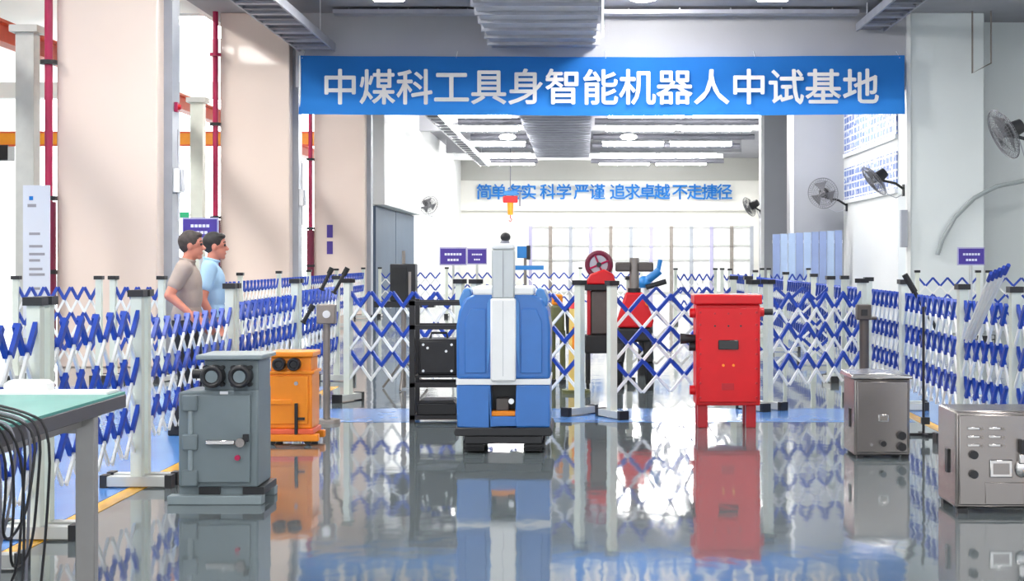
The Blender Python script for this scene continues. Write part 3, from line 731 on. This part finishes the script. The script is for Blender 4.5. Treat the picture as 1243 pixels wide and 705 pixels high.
MB().box(-.095, .095, .02, .2, .285, .325).build('bay_sensor', 'orange', t, bev=.006); MB().box(-.06, .04, .05, .2, .325, .42).build('bay_device', 'stand_dark', t, bev=.006); MB().cyl((.06, .04, .40), (.06, .02, .40), .022).build('bay_lens', 'silver', t)
MB().prism([(-.37, .135), (.37, .135), (.385, .16), (.37, .20), (-.37, .20), (-.385, .16)], 'y', -.03, .78).build('base_plate', 'black', t, bev=.008)
MB().box(-.30, .30, -.02, .74, .075, .135).build('chassis', 'black_metal', t, bev=.006)
for sx in (-1, 1):
    tr = MB()
    pts = [(-.02+.09, .0), (.68, .0), (.76, .05), (.74, .105), (.02, .105), (0, .05)]
    tr.prism([(p[0], p[1]) for p in pts], 'x', sx*.16, sx*.29).build('crawler_track', 'rubber', t, bev=.01)
    for yy in (.1, .28, .46, .64): MB().cyl((sx*.29, yy, .05), (sx*.315, yy, .05), .042, n=14).build('track_wheel', 'black_metal', t)
    for k in range(6): MB().box(sx*.225-.075, sx*.225+.075, -.006+.001*k, .02, .02+.013*k, .026+.013*k).build('track_lug', 'black', t)

# ------------------------------------------------------------------ black rack with box
s = SB(514); y0 = F/s
t = thing('storage_rack', 'black open metal rack beside the blue robot', 'rack', ((528-CX)/s-.0, y0, 0))
for x in (-.235, .215+.04):
    for yy in (0, .42): MB().box(x, x+.05, yy, yy+.05, 0, 1.13).build('post', 'black', t)
for z in (.035, .33, .86, 1.08):
    MB().box(-.235, .305, 0, .04, z, z+.04).build('rail', 'black', t); MB().box(-.235, .305, .43, .47, z, z+.04).build('rail', 'black', t)
for z in (.40, ): MB().box(-.19, .262, .005, .465, z+.02, z+.04).build('shelf', 'black_metal', t)
MB().box(-.2, .27, .03, .44, .06, .075).build('shelf', 'black_metal', t)
loc = t.location
b = thing('equipment_case', 'black riveted equipment case on the middle shelf of the rack', 'case', (loc.x, loc.y, .44))
MB().box(-.16, .20, .04, .40, 0, .33).build('body', 'black', b, bev=.012)
MB().box(-.14, .18, .028, .04, .02, .31).build('front_plate', 'black_metal', b, bev=.006)
for x, z in ((-.11, .28), (.15, .28), (-.11, .04), (.15, .04), (.10, .22), (-.07, .25)): MB().cyl((x, .028, z), (x, .016, z), .012, n=10).build('rivet', 'silver', b)
MB().tube([(-.06, .2, .33), (-.05, .2, .38), (.09, .2, .38), (.10, .2, .33)], .012).build('handle', 'black', b)
b = tag(MB().box(-.17, .19, .04, .40, 0, .10).prism([(-.17, .10), (.19, .10), (.16, .135), (-.14, .135)], 'y', .05, .39).build('battery_box', 'black', loc=(loc.x, loc.y, .075), bev=.006), 'flat black battery box on the bottom shelf of the rack', 'box')

# ------------------------------------------------------------------ stands
s = SB(513); y0 = F/s
t = thing('control_post', 'grey-brown control box on a pole beside the orange cabinet', 'control post', ((396.5-CX)/s, y0, 0))
MB().cyl((0, 0, .03), (0, 0, .91), .033, n=14).build('pole', 'stand_grey', t)
MB().cyl((0, 0, 0), (0, 0, .035), .13, .12, 20).build('base_plate', 'stand_grey', t)
hb = MB().box(-.085, .085, -.06, .06, .91, 1.09).build('control_box', 'stand_grey', t, bev=.01)
MB().cyl((.01, -.06, 1.0), (.01, -.085, 1.0), .035, n=16).build('dial', 'silver', hb)
s = 128
t = thing('control_post', 'dark control box on a pole standing behind the lidded steel cabinet', 'control post', ((1049-CX)/s, F/s, 0))
MB().cyl((0, 0, .03), (0, 0, .93), .045, n=14).build('pole', 'stand_dark', t)
MB().cyl((0, 0, 0), (0, 0, .035), .14, .13, 20).build('base_plate', 'stand_dark', t)
hb = MB().box(-.075, .06, -.06, .06, .93, 1.075).build('control_box', 'stand_dark', t, bev=.01)
MB().box(-.04, .02, -.07, -.06, .97, 1.03).build('button_plate', 'black', hb); MB().cyl((.03, 0, .945), (.12, 0, .945), .016, n=8).build('side_lever', 'stand_dark', hb)
s = SB(529); y0 = F/s
t = thing('floor_stand', 'thin black rod stand with crossbar foot between the steel cabinets', 'stand', ((1121-CX)/s, y0, 0))
MB().cyl((0, 0, .02), (0, 0, 1.1), .012, n=8).build('rod', 'black', t)
MB().box(-.14, .16, -.015, .015, 0, .025).build('foot_bar', 'black', t); MB().box(-.015, .015, -.14, .14, 0, .025).build('foot_bar', 'black', t)
MB().box(-.02, .05, -.02, .02, .1, .16).build('clamp', 'black', t)
# leaning black rods hung in the barriers
def rod(label, a, b, r=.016, group=None):
    a = Vector(a); b = Vector(b)
    t = thing('leaning_rod', label, 'rod', b, 0, group)
    MB().cyl(a-b, (0, 0, 0), r, n=10).build('shaft', 'black', t); MB().cyl((a-b)*1.0, (a-b)*.72, r*1.5, n=10).build('grip', 'rubber', t); MB().cyl((0,0,0), (a-b)*.06, r*1.7, n=10).build('tip', 'rubber', t)
rod('black rod leaning on the barrier beside the thin black stand', W(1098, 333, 128), W(1143, 410, 128), .02)
rod('black rod tilted against the barrier above the grey-brown control post', W(403, 325, 107), W(390, 352, 107), .02, 'black rods tilted against the left barrier')
rod('black rod tilted against the barrier above the grey-brown control post', W(422, 325, 107), W(405, 356, 107), .02, 'black rods tilted against the left barrier')
rod('short black rod low on the barrier beside the grey-brown control post', W(380, 370, 120), W(368, 392, 120), .02)
# black case on a stand behind the barrier
s = 105
t = thing('loudspeaker', 'black box loudspeaker on a grey stand behind the barrier', 'loudspeaker', ((490-CX)/s, F/s, 0))
MB().box(-.145, .145, -.12, .15, 1.02, 1.45).build('cabinet', 'black', t, bev=.012)
MB().box(-.12, .05, -.135, -.12, 1.06, 1.41).build('grille', 'rubber', t); MB().cyl((0, 0, 1.45), (0, 0, 1.6), .02, n=8).build('antenna', 'stand_grey', t)
MB().box(.07, .10, -.14, -.12, 1.06, 1.36).build('handle', 'stand_grey', t)
MB().cyl((0, 0, 0.02), (0, 0, .95), .03, n=10).build('pole', 'stand_grey', t); MB().box(-.33, .36, -.1, .1, .95, 1.02).build('tray', 'black', t)
for a in range(3): MB().cyl((0, 0, .35), (.3*math.cos(a*2.1+.5), .3*math.sin(a*2.1+.5), .012), .014, n=8).build('leg', 'stand_grey', t)

# ------------------------------------------------------------------ signs
def sign(label, px, py, s, wpx, hpx, rows, group=None):
    p = W(px, py, s); w_, h_ = wpx/s/2, hpx/s/2
    t = thing('purple_sign', label, 'sign', (p.x, p.y, 0), 0, group)
    MB().cyl((0, .02, .02), (0, .02, p.z-h_), .018, n=8).build('pole', 'foot_grey', t); MB().cyl((0, .02, 0), (0, .02, .03), .16, n=18).build('base', 'foot_grey', t)
    MB().box(-w_, w_, 0, .03, p.z-h_, p.z+h_).build('frame', 'sign_frame', t)
    b = MB().box(-w_*.93, w_*.93, -.006, 0, p.z-h_*.85, p.z+h_*.85).build('board', 'purple', t)
    for k, n in enumerate(rows):
        z = p.z+h_*(.22-.62*k); cw = w_*1.5/7
        for i in range(n):
            x = (i-(n-1)/2)*cw; MB().box(x-cw*.38, x+cw*.38, -.010, -.006, z-cw*.38, z+cw*.38).build('printed_mark', 'print_white', b)
sign('purple sign with two rows of white print left of the robot mast', 550, 311, 82, 33, 22, (6, 4))
sign('purple sign next to the blue robot mast, the narrower of two', 579, 311, 82, 24, 20, (5, 3))
sign('purple sign behind the heads of the two men', 243, 277, 118, 44, 26, (5, 4))
sign('purple sign on a pole in front of the pale right column', 1179, 311, 112, 33, 22, (6, 4))
t = thing('column_plaque', 'pair of small purple plaques on the far cream column', 'plaque', (-6.86, 42.8, 2.15))
for z in (.1, -.35): MB().box(-.08, .08, -.02, 0, z-.15, z+.2).build('plaque', 'purple', t)
# standing poster
t = thing('standing_poster', 'tall pale standing poster with grey text lines beside the red pipe', 'poster', ((44-CX)/95.0, F/95.0, 0))
MB().box(-.17, .17, 0, .03, .5, 2.45).build('sheet', 'poster', t)
MB().box(-.2, .2, -.12, .15, 0, .06).build('base', 'silver', t); MB().cyl((0, .05, .05), (0, .05, 2.44), .015, n=8).build('support_pole', 'silver', t)
sh = [c for c in t.children if c.name.startswith('sheet')][0]
MB().box(-.09, -.04, -.004, 0, 2.26, 2.31).build('emblem', 'letter_blue', sh); MB().box(-.11, -.0, -.004, 0, 2.17, 2.21).build('printed_line', 'print_grey', sh)
for i, z in enumerate((1.83, 1.67, 1.57, 1.49, 1.38, 1.31, 1.13)): MB().box(-.09, .05+.06*((i*7) % 3)/2, -.004, 0, z-.016, z+.016).build('printed_line', 'print_grey', sh)
MB().box(-.07, .09, -.004, 0, .95, .97).build('printed_line', 'letter_blue', sh)
t = thing('exit_sign', 'small green exit sign on the pale steel crane column', 'sign', (-8.08, 32.45, 2.36))
MB().box(-.28, -.04, -.02, .02, 0, .13).build('sign_face', 'green', t); MB().box(-.04, 0, -.015, .015, .04, .09).build('bracket', 'silver', t)
t = thing('alarm_unit', 'small red alarm unit on the trunking of the first cream column', 'alarm', (-5.78, 22.3, 3.6))
MB().box(0, .05, -.06, .06, 0, .14).build('back_box', 'fire_red', t, bev=.008); MB().cyl((.05, 0, .07), (.09, 0, .07), .045, .03, 14).build('sounder', 'red', t)
for i, (y, z) in enumerate(((22.3, 2.45), (32.2, 2.6))):
    t = thing('junction_box', ['grey junction box on the trunking of the first cream column', 'grey junction box on the trunking beside the banner'][i], 'junction box', (-5.78, y, z))
    MB().box(0, .1, -.12, .12, 0, .35).build('body', 'silver', t, bev=.008); MB().box(.1, .115, -.1, .1, .02, .33).build('cover', 'galv', t, bev=.004); MB().cyl((.05, 0, -.4), (.05, 0, 0), .02, n=8).build('conduit', 'silver', t); MB().cyl((.05, 0, .35), (.05, 0, .9), .02, n=8).build('conduit', 'silver', t)
t = thing('folded_slats', 'bundle of folded white slats with blue tips sticking out of the right barrier', 'slat bundle', (3.03, 12.35, 1.0))
for i in range(5):
    a = Vector((.018*i, .03*(i % 2), -.12-.03*(i % 2))); b = Vector((.018*i, -.80-.05*i, .40+.015*i)); d = b-a
    sl = MB().cyl(a, a+d*.89, .0135, n=6).build('slat', 'fence_white', t); MB().cyl(a+d*.89, b, .017, n=6).build('sleeve', 'fence_blue', sl)
# grey trunking on the right column edge, wire bracket and shadow arc
tag(box('cable_trunking', 'trunk_grey', 6.46, 6.59, 31.55, 31.7, 1.75, 2.5), 'short grey trunking box at the edge of the right column', 'trunking')
t = thing('wire_bracket', 'thin grey wire bracket hanging high on the right column', 'bracket', (7.9, 31.5, 6.5))
MB().tube([(-.02, 0, 0), (-.02, 0, -1.25), (.35, -.02, -1.05), (.35, -.02, 0)], .018, 6).build('wire', 'stand_grey', t)
t = thing('shadow_arc', 'pale grey tube standing in for a curved shadow across the right column', 'shadow_arc', (0, 31.6, 0))
MB().tube([(7.2, 0, 1.6), (7.3, 0, 1.9), (7.55, 0, 2.35), (7.95, 0, 2.75), (8.4, 0, 2.98), (9.1, 0, 3.12), (9.9, .3, 3.2)], .045, 8).build('shadow_run', 'shadow_grey', t)  # tube shaped and coloured to imitate a faint arc of shadow

# ------------------------------------------------------------------ machines behind the barriers
s = 103
t = thing('cable_reel_robot', 'red machine with a dark red cable reel behind the barrier', 'robot', ((727-CX)/s, F/s, 0))
MB().ring((0, 0, 1.44), (.15, 1, 0), .135, .035, 28, 8).build('reel_rim', 'dark_red', t)
MB().cyl((0, -.03, 1.44), (0, .03, 1.44), .11, n=20).build('reel_disc', 'galv', t); MB().cyl((0, -.06, 1.44), (0, .05, 1.44), .03, n=12).build('reel_hub', 'black', t)
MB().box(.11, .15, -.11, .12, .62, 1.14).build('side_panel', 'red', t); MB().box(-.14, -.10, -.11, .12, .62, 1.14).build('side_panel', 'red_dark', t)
for a in range(4): MB().cyl((0, -.04, 1.44), (.12*math.cos(a*1.57+.4), -.04, 1.44+.12*math.sin(a*1.57+.4)), .012, n=6).build('reel_spoke', 'fire_red', t)
MB().prism([(-.17, 1.21), (.20, 1.21), (.17, 1.33), (.06, 1.39), (-.10, 1.33)], 'y', -.16, .15).build('hood', 'red', t, bev=.02)
MB().box(-.20, .22, -.17, .18, 1.14, 1.21).build('deck', 'black', t, bev=.01)
MB().box(-.10, .11, -.10, .15, .62, 1.14).build('body', 'stand_dark', t, bev=.02); MB().box(-.17, .18, -.12, .17, .40, .62).build('lower_body', 'black', t, bev=.02)
for x in (-.13, .14):
    for yy in (-.08, .12): MB().cyl((x, yy, .05), (x, yy, .42), .03, n=10).build('leg', 'black', t); MB().cyl((x-.02, yy, .05), (x+.02, yy, .05), .05, n=14).build('wheel', 'rubber', t)
MB().box(-.28, -.20, -.05, .05, .95, 1.10).build('side_unit', 'black', t)
s = 105
t = thing('mast_robot', 'red and black robot with a grey camera mast behind the barrier', 'robot', ((770-CX)/s, F/s, 0))
MB().cyl((0, 0, 1.16), (0, 0, 1.52), .055, n=14).build('mast', 'stand_grey', t); MB().cyl((0, 0, 1.12), (0, 0, 1.17), .075, n=14).build('mast_collar', 'black', t)
for x in (-.13, .13): MB().box(x-.09, x+.09, -.06, .06, 1.36, 1.47).build('camera_pod', 'stand_dark', t, bev=.02)
MB().prism([(-.10, 1.12), (.10, 1.12), (.22, .80), (.20, .72), (-.20, .72), (-.20, .80)], 'y', -.12, .14).build('torso', 'red', t, bev=.02)
MB().box(-.20, .20, -.10, .13, .55, .72).build('hip', 'black', t, bev=.03)
for x in (-.14, .14):
    MB().cyl((x, 0, .58), (x*1.2, -.04, .32), .06, .05, 10).build('thigh', 'black', t); MB().cyl((x*1.2, -.04, .32), (x*1.2, .02, .05), .045, .035, 10).build('shank', 'black_metal', t); MB().box(x*1.2-.05, x*1.2+.05, -.10, .1, 0, .05).build('foot', 'rubber', t, bev=.01)
MB().cyl((.15, -.13, 1.0), (.15, -.16, 1.0), .03, n=12).build('warning_lamp', 'orange', t)
s = 95
t = thing('robot_arm', 'blue jointed robot arm reaching out behind the barrier', 'robot arm', ((785-CX)/s, F/s+.3, 0))
MB().cyl((0, 0, 0), (0, 0, .7), .11, .09, 16).build('pedestal', 'black_metal', t); MB().cyl((0, 0, .7), (-.02, 0, 1.18), .07, .06, 14).build('lower_arm', 'robot_white', t)
MB().ball((-.02, 0, 1.2), .09).build('elbow', 'arm_blue', t); MB().cyl((-.02, 0, 1.2), (.18, -.02, 1.36), .055, n=12).build('upper_arm', 'arm_blue', t); MB().cyl((.16, -.02, 1.36), (.19, -.02, 1.50), .03, n=10).build('wrist', 'arm_blue', t)
MB().cyl((.0, -.1, 1.14), (.26, -.1, 1.22), .035, n=10).build('gripper', 'black', t)
s = 108
t = thing('yellow_marker_post', 'yellow marker post with red top beside the blue robot', 'marker post', ((699-CX)/s, F/s, 0))
MB().cyl((0, 0, 0), (0, 0, .04), .16, n=20).build('base', 'olive', t); MB().cyl((0, 0, .04), (0, 0, .95), .085, .075, 18).build('post', 'yellow', t); MB().cyl((0, 0, .95), (0, 0, 1.02), .08, .05, 18).build('cap', 'red', t); MB().box(-.04, .04, -.1, -.06, .5, .75).build('label_plate', 'orange', t)
t = thing('olive_robot', 'olive green robot with black limbs beside the yellow marker post', 'robot', ((676-CX)/100.0, F/100.0, 0))
MB().box(-.07, .09, -.1, .1, .62, .95).build('body', 'olive', t, bev=.03); MB().box(-.06, .07, -.08, .08, .95, 1.08).build('head', 'orange', t, bev=.02); MB().box(-.03, .03, -.09, -.08, .99, 1.04).build('visor', 'black', t)
for x in (-.05, .07): MB().cyl((x, 0, .05), (x, 0, .64), .035, n=10).build('leg', 'olive', t); MB().box(x-.04, x+.04, -.1, .06, 0, .05).build('foot', 'black', t)
for x in (-.11, .13): MB().cyl((x, 0, .92), (x*1.1, -.04, .6), .03, n=8).build('arm', 'black', t)
s = 90
t = thing('pendant_screen', 'small blue screen on a stand just behind the robot mast', 'screen', ((633-CX)/s, F/s, 0))
MB().box(-.06, .11, 0, .04, 1.52, 1.68).build('display', 'arm_blue', t, bev=.006); MB().box(.07, .12, -.01, .05, 1.5, 1.69).build('housing', 'black', t); MB().cyl((.05, .02, .02), (.05, .02, 1.52), .02, n=8).build('pole', 'stand_grey', t); MB().cyl((.05, .02, 0), (.05, .02, .03), .18, n=18).build('base', 'black', t); MB().box(-.1, .3, -.0, .05, 1.36, 1.42).build('crossbar', 'arm_blue', t)

# ------------------------------------------------------------------ table and cables
tx, ty, tz = -2.16, 7.42, .875
t = thing('workbench', 'workbench with green top and dark edge on grey steel legs', 'table', (tx, ty, 0))
MB().box(-1.6, 0, -2.3, 0, tz-.012, tz).build('table_mat', 'table_green', t)
MB().box(-1.6, .004, -2.3, .004, tz-.075, tz-.012).build('table_top', 'table_edge', t, bev=.004)
for x in (-.088, -1.55):
    for y in (-.46, -2.2): MB().box(x, x+.085, y, y+.06, 0, tz-.075).build('leg', 'table_leg', t, bev=.004)
MB().box(-1.5, -.06, -.44, -.40, tz-.15, tz-.075).build('apron', 'table_leg', t); MB().box(-.10, -.06, -2.2, -.4, tz-.12, tz-.075).build('apron', 'table_leg', t)
tag(MB().box(-.55, .0, -.17, .0, 0, .012).build('paper_sheet', 'paper', loc=(tx-.03, ty-.02, tz+.0005)), 'white paper sheet lying along the back edge of the green workbench', 'paper')
tag(MB().box(-.1, .1, -.05, .05, 0, .035).prism([(-.1, .035), (.1, .035), (.08, .05), (-.08, .05)], 'y', -.045, .045).build('white_box', 'paper', loc=(tx-.42, ty-.1, tz+.013)), 'small white box on the back edge of the green workbench', 'box')
for i in range(6):
    o = [random.uniform(-.05, .05) for _ in range(10)]
    ex = tx+.025+.018*(i % 3); y1 = 5.52+.055*i
    pts = [(tx-.45, y1-.2+o[0], tz+.02+.012*i), (tx-.2, y1+o[1], tz+.035+.01*i), (tx-.02, y1+o[2], tz+.045), (ex+.02, y1+.02, tz-.05)]
    zl = (.38, .25, .45, .0, .32, .05, .2)[i]
    pts += [(ex+.03, y1+o[3]*.6+.02, (tz+zl)/2), (ex+.01, y1+.05+o[4], zl+.06), (ex-.0, y1+.16+o[5], zl+.014), (ex+.01, y1+.27+o[6], zl+.08), (ex+.01, y1+.33, (tz+zl)/2), (ex+.02, y1+.35, tz-.03), (tx-.03, y1+.37, tz+.03), (tx-.3, y1+.45, tz+.02+.01*i)]
    # smooth the control polygon
    for _ in range(2):
        q = [Vector(pts[0])]
        for a, b in zip(pts[:-1], pts[1:]):
            a = Vector(a); b = Vector(b); q += [a*.75+b*.25, a*.25+b*.75]
        pts = q+[Vector(pts[-1])]
    c = MB().tube(pts, .0055, 6).build('cable', 'black' if i % 3 else 'galv_dark')
    tag(c, 'loop of black cable hanging over the edge of the green workbench', 'cable', 'cables hanging from the workbench')

# ------------------------------------------------------------------ people
def caps(items, voxel, name, m, smooth_it=6, cut=None):
    """items: list of (p0, r0, p1, r1) rounded cones or ('ball', c, (rx,ry,rz)); merged into one surface"""
    mb = MB()
    for it in items:
        if it[0] == 'ball':
            mb.ball(it[1], 1.0, 20, 14, 0, it[2])
        else:
            p0, r0, p1, r1 = it
            mb.cyl(p0, p1, r0, r1, 18); mb.ball(p0, r0, 18, 12); mb.ball(p1, r1, 18, 12)
    me = mb.mesh(name, [m]); o = bpy.data.objects.new(name, me); COL.objects.link(o)
    r = o.modifiers.new('r', 'REMESH'); r.mode = 'VOXEL'; r.voxel_size = voxel
    sm = o.modifiers.new('s', 'SMOOTH'); sm.iterations = smooth_it; sm.factor = .5
    dg = bpy.context.evaluated_depsgraph_get(); me2 = bpy.data.meshes.new_from_object(o.evaluated_get(dg))
    COL.objects.unlink(o); bpy.data.objects.remove(o)
    bm = bmesh.new(); bm.from_mesh(me2)
    for co, no in (cut or []):
        bmesh.ops.bisect_plane(bm, geom=bm.verts[:]+bm.edges[:]+bm.faces[:], plane_co=co, plane_no=no, clear_outer=True)
    bm.to_mesh(me2); bm.free()
    me2.materials.clear(); me2.materials.append(M[m]); me2.shade_smooth(); me2.name = name
    return me2
def hand(el, wr, side):
    """palm and five fingers continuing the forearm, fingers lightly curled towards +x"""
    el = Vector(el); wr = Vector(wr); d = (wr-el).normalized()
    across = Vector((1, 0, 0)); across = (across-d*across.dot(d)).normalized(); nrm = d.cross(across)*(-side)
    out = [(wr, .026, wr+d*.05, .028)]
    for k, (off, ln) in enumerate(((.030, .07), (.010, .08), (-.010, .075), (-.030, .058))):
        b = wr+d*.075+across*off; out.append((wr+d*.02+across*off*.7, .017, b, .014))
        j = b+d*ln*.5+nrm*.008; out.append((b, .0105, j, .010)); out.append((j, .010, j+d*ln*.4+nrm*.028, .009))
    th = wr+d*.02+across*.026; j = th+d*.035+across*.028; out += [(th, .014, j, .012), (j, .012, j+d*.035+across*.006, .010)]
    return out
def person(label, loc, rz, Hh, shirt, trouser, hair, r_el, r_wr, l_el, l_wr, bald=False):
    k = Hh/1.755
    t = thing('person', label, 'person', loc, rz)
    V = lambda x, y, z: Vector((x*k, y*k, z*k))
    sh = {1: V(-.01, .175, 1.43), -1: V(-.01, -.175, 1.43)}
    el = {1: V(*l_el), -1: V(*r_el)}; wr = {1: V(*l_wr), -1: V(*r_wr)}
    hip = {s_: V(0, s_*.095, .90) for s_ in (1, -1)}; kn = {1: V(.05, .10, .49), -1: V(.01, -.10, .49)}; an = {1: V(.02, .11, .09), -1: V(-.06, -.11, .09)}
    body = []
    body += [(V(0, 0, .95), .125, V(0, 0, 1.08), .115), ('ball', V(0, 0, 1.0), (.115, .155, .13)), ('ball', V(.01, 0, 1.28), (.115, .165, .19)), (V(-.01, -.12, 1.40), .06, V(-.01, .12, 1.40), .06), (V(-.01, 0, 1.40), .062, V(.02, 0, 1.54), .055)]
    for s_ in (1, -1):
        body += [(sh[s_], .058, el[s_], .043), (el[s_], .042, wr[s_], .027)]+hand(el[s_], wr[s_], s_)
        body += [(hip[s_], .088, kn[s_], .058), (kn[s_], .057, an[s_], .04), (an[s_]+V(-.03, 0, -.04), .036, an[s_]+V(.17, 0, -.055), .03)]
    hc = V(.035, 0, 1.628)
    body += [('ball', hc+V(0, 0, .025), (.098*k, .076*k, .098*k)), ('ball', hc+V(.025, 0, -.045), (.070*k, .058*k, .078*k)), (hc+V(.088, 0, .0), .012, hc+V(.112, 0, -.028), .015),
             ('ball', hc+V(.092, 0, -.068), (.012, .024, .008)), ('ball', hc+V(.07, 0, -.103), (.024, .028, .02)), ('ball', hc+V(.085, 0, .028), (.014, .055, .010))]
    for s_ in (1, -1): body += [('ball', hc+V(-.005, s_*.078, -.01), (.020, .010, .033))]
    b = link('body', caps(body, .008, 'body', 'skin', 3), t)
    for s_ in (1, -1):
        e = MB().ball(hc+V(.087, s_*.032, .008), .011).build('eye', 'hair', t)
        MB().tube([hc+V(.094, s_*.015, .034), hc+V(.090, s_*.035, .038), hc+V(.078, s_*.052, .032)], .005, 6).build('eyebrow', 'hair', t)
    # hair
    hm = caps([('ball', hc+V(-.012, 0, .035), (.102*k, .083*k, .098*k)), ('ball', hc+V(-.045, 0, .0), (.058*k, .070*k, .070*k)), ('ball', hc+V(.045, 0, .088), (.05*k, .06*k, .03*k))], .008, 'hair', hair, 2, [(hc+V(.062, 0, .03), Vector((.8, 0, -.6))), (hc+V(0, 0, -.045), Vector((.35, 0, -1)))])
    link('hair', hm, t)
    # shirt: torso and short sleeves
    sl = [(V(-.0, 0, .97), .125, V(0, 0, 1.08), .122), ('ball', V(0, 0, 1.02), (.135*k, .172*k, .14)), ('ball', V(.012, 0, 1.20), (.122*k, .168*k, .20)), ('ball', V(.008, 0, 1.30), (.122*k, .182*k, .17)), (V(-.01, -.13, 1.425), .072, V(-.01, .13, 1.425), .072), (V(-.01, 0, 1.44), .078, V(.005, 0, 1.50), .068)]
    for s_ in (1, -1):
        dd = (el[s_]-sh[s_]); sl += [(sh[s_], .073, sh[s_]+dd*.60, .064)]
    cuts = [(V(0, 0, .955), Vector((0, 0, -1))), (V(0, 0, 1.515), Vector((.25, 0, 1)))]
    link('shirt', caps(sl, .010, 'shirt', shirt, 4, cuts), t)
    if shirt == 'shirt_blue':
        MB().ring(V(.006, 0, 1.505), Vector((.25, 0, 1)), .066, .013, 24, 6).build('collar', shirt, t)
    else:
        MB().ring(V(.006, 0, 1.502), Vector((.25, 0, 1)), .066, .008, 24, 6).build('neckband', shirt, t)
    tr = [('ball', V(0, 0, .97), (.132*k, .168*k, .11)), (V(0, -.06, .9), .115, V(0, .06, .9), .115)]
    for s_ in (1, -1): tr += [(hip[s_], .108, kn[s_], .078), (kn[s_], .076, an[s_]+V(0, 0, -.02), .062)]
    link('trousers', caps(tr, .010, 'trousers', trouser, 4, [(V(0, 0, 1.045), Vector((0, 0, 1))), (V(0, 0, .055), Vector((0, 0, -1)))]), t)
    for s_ in (1, -1):
        a = an[s_]; MB().prism([(a.x-.085, 0), (a.x+.21, 0), (a.x+.215, .03), (a.x+.15, .065), (a.x+.05, .105), (a.x-.08, .105)], 'y', a.y-.048, a.y+.048).build('shoe', 'black', t, bev=.015)
    return t
person('man in a grey-beige T-shirt and black trousers facing right beside the column', ((227-CX)/141.0, F/141.0, 0), R(8), 1.75, 'tshirt', 'trouser_black', 'hair_brown',
       (-.12, -.25, 1.20), (.05, -.26, 1.05), (-.06, .26, 1.14), (.10, .22, .96))
person('man in a light blue short-sleeved shirt and grey trousers', ((256-CX)/134.0, F/134.0, 0), R(12), 1.75, 'shirt_blue', 'trouser_grey', 'hair',
       (-.07, -.25, 1.15), (.04, -.25, .95), (-.06, .25, 1.14), (.06, .25, .92))
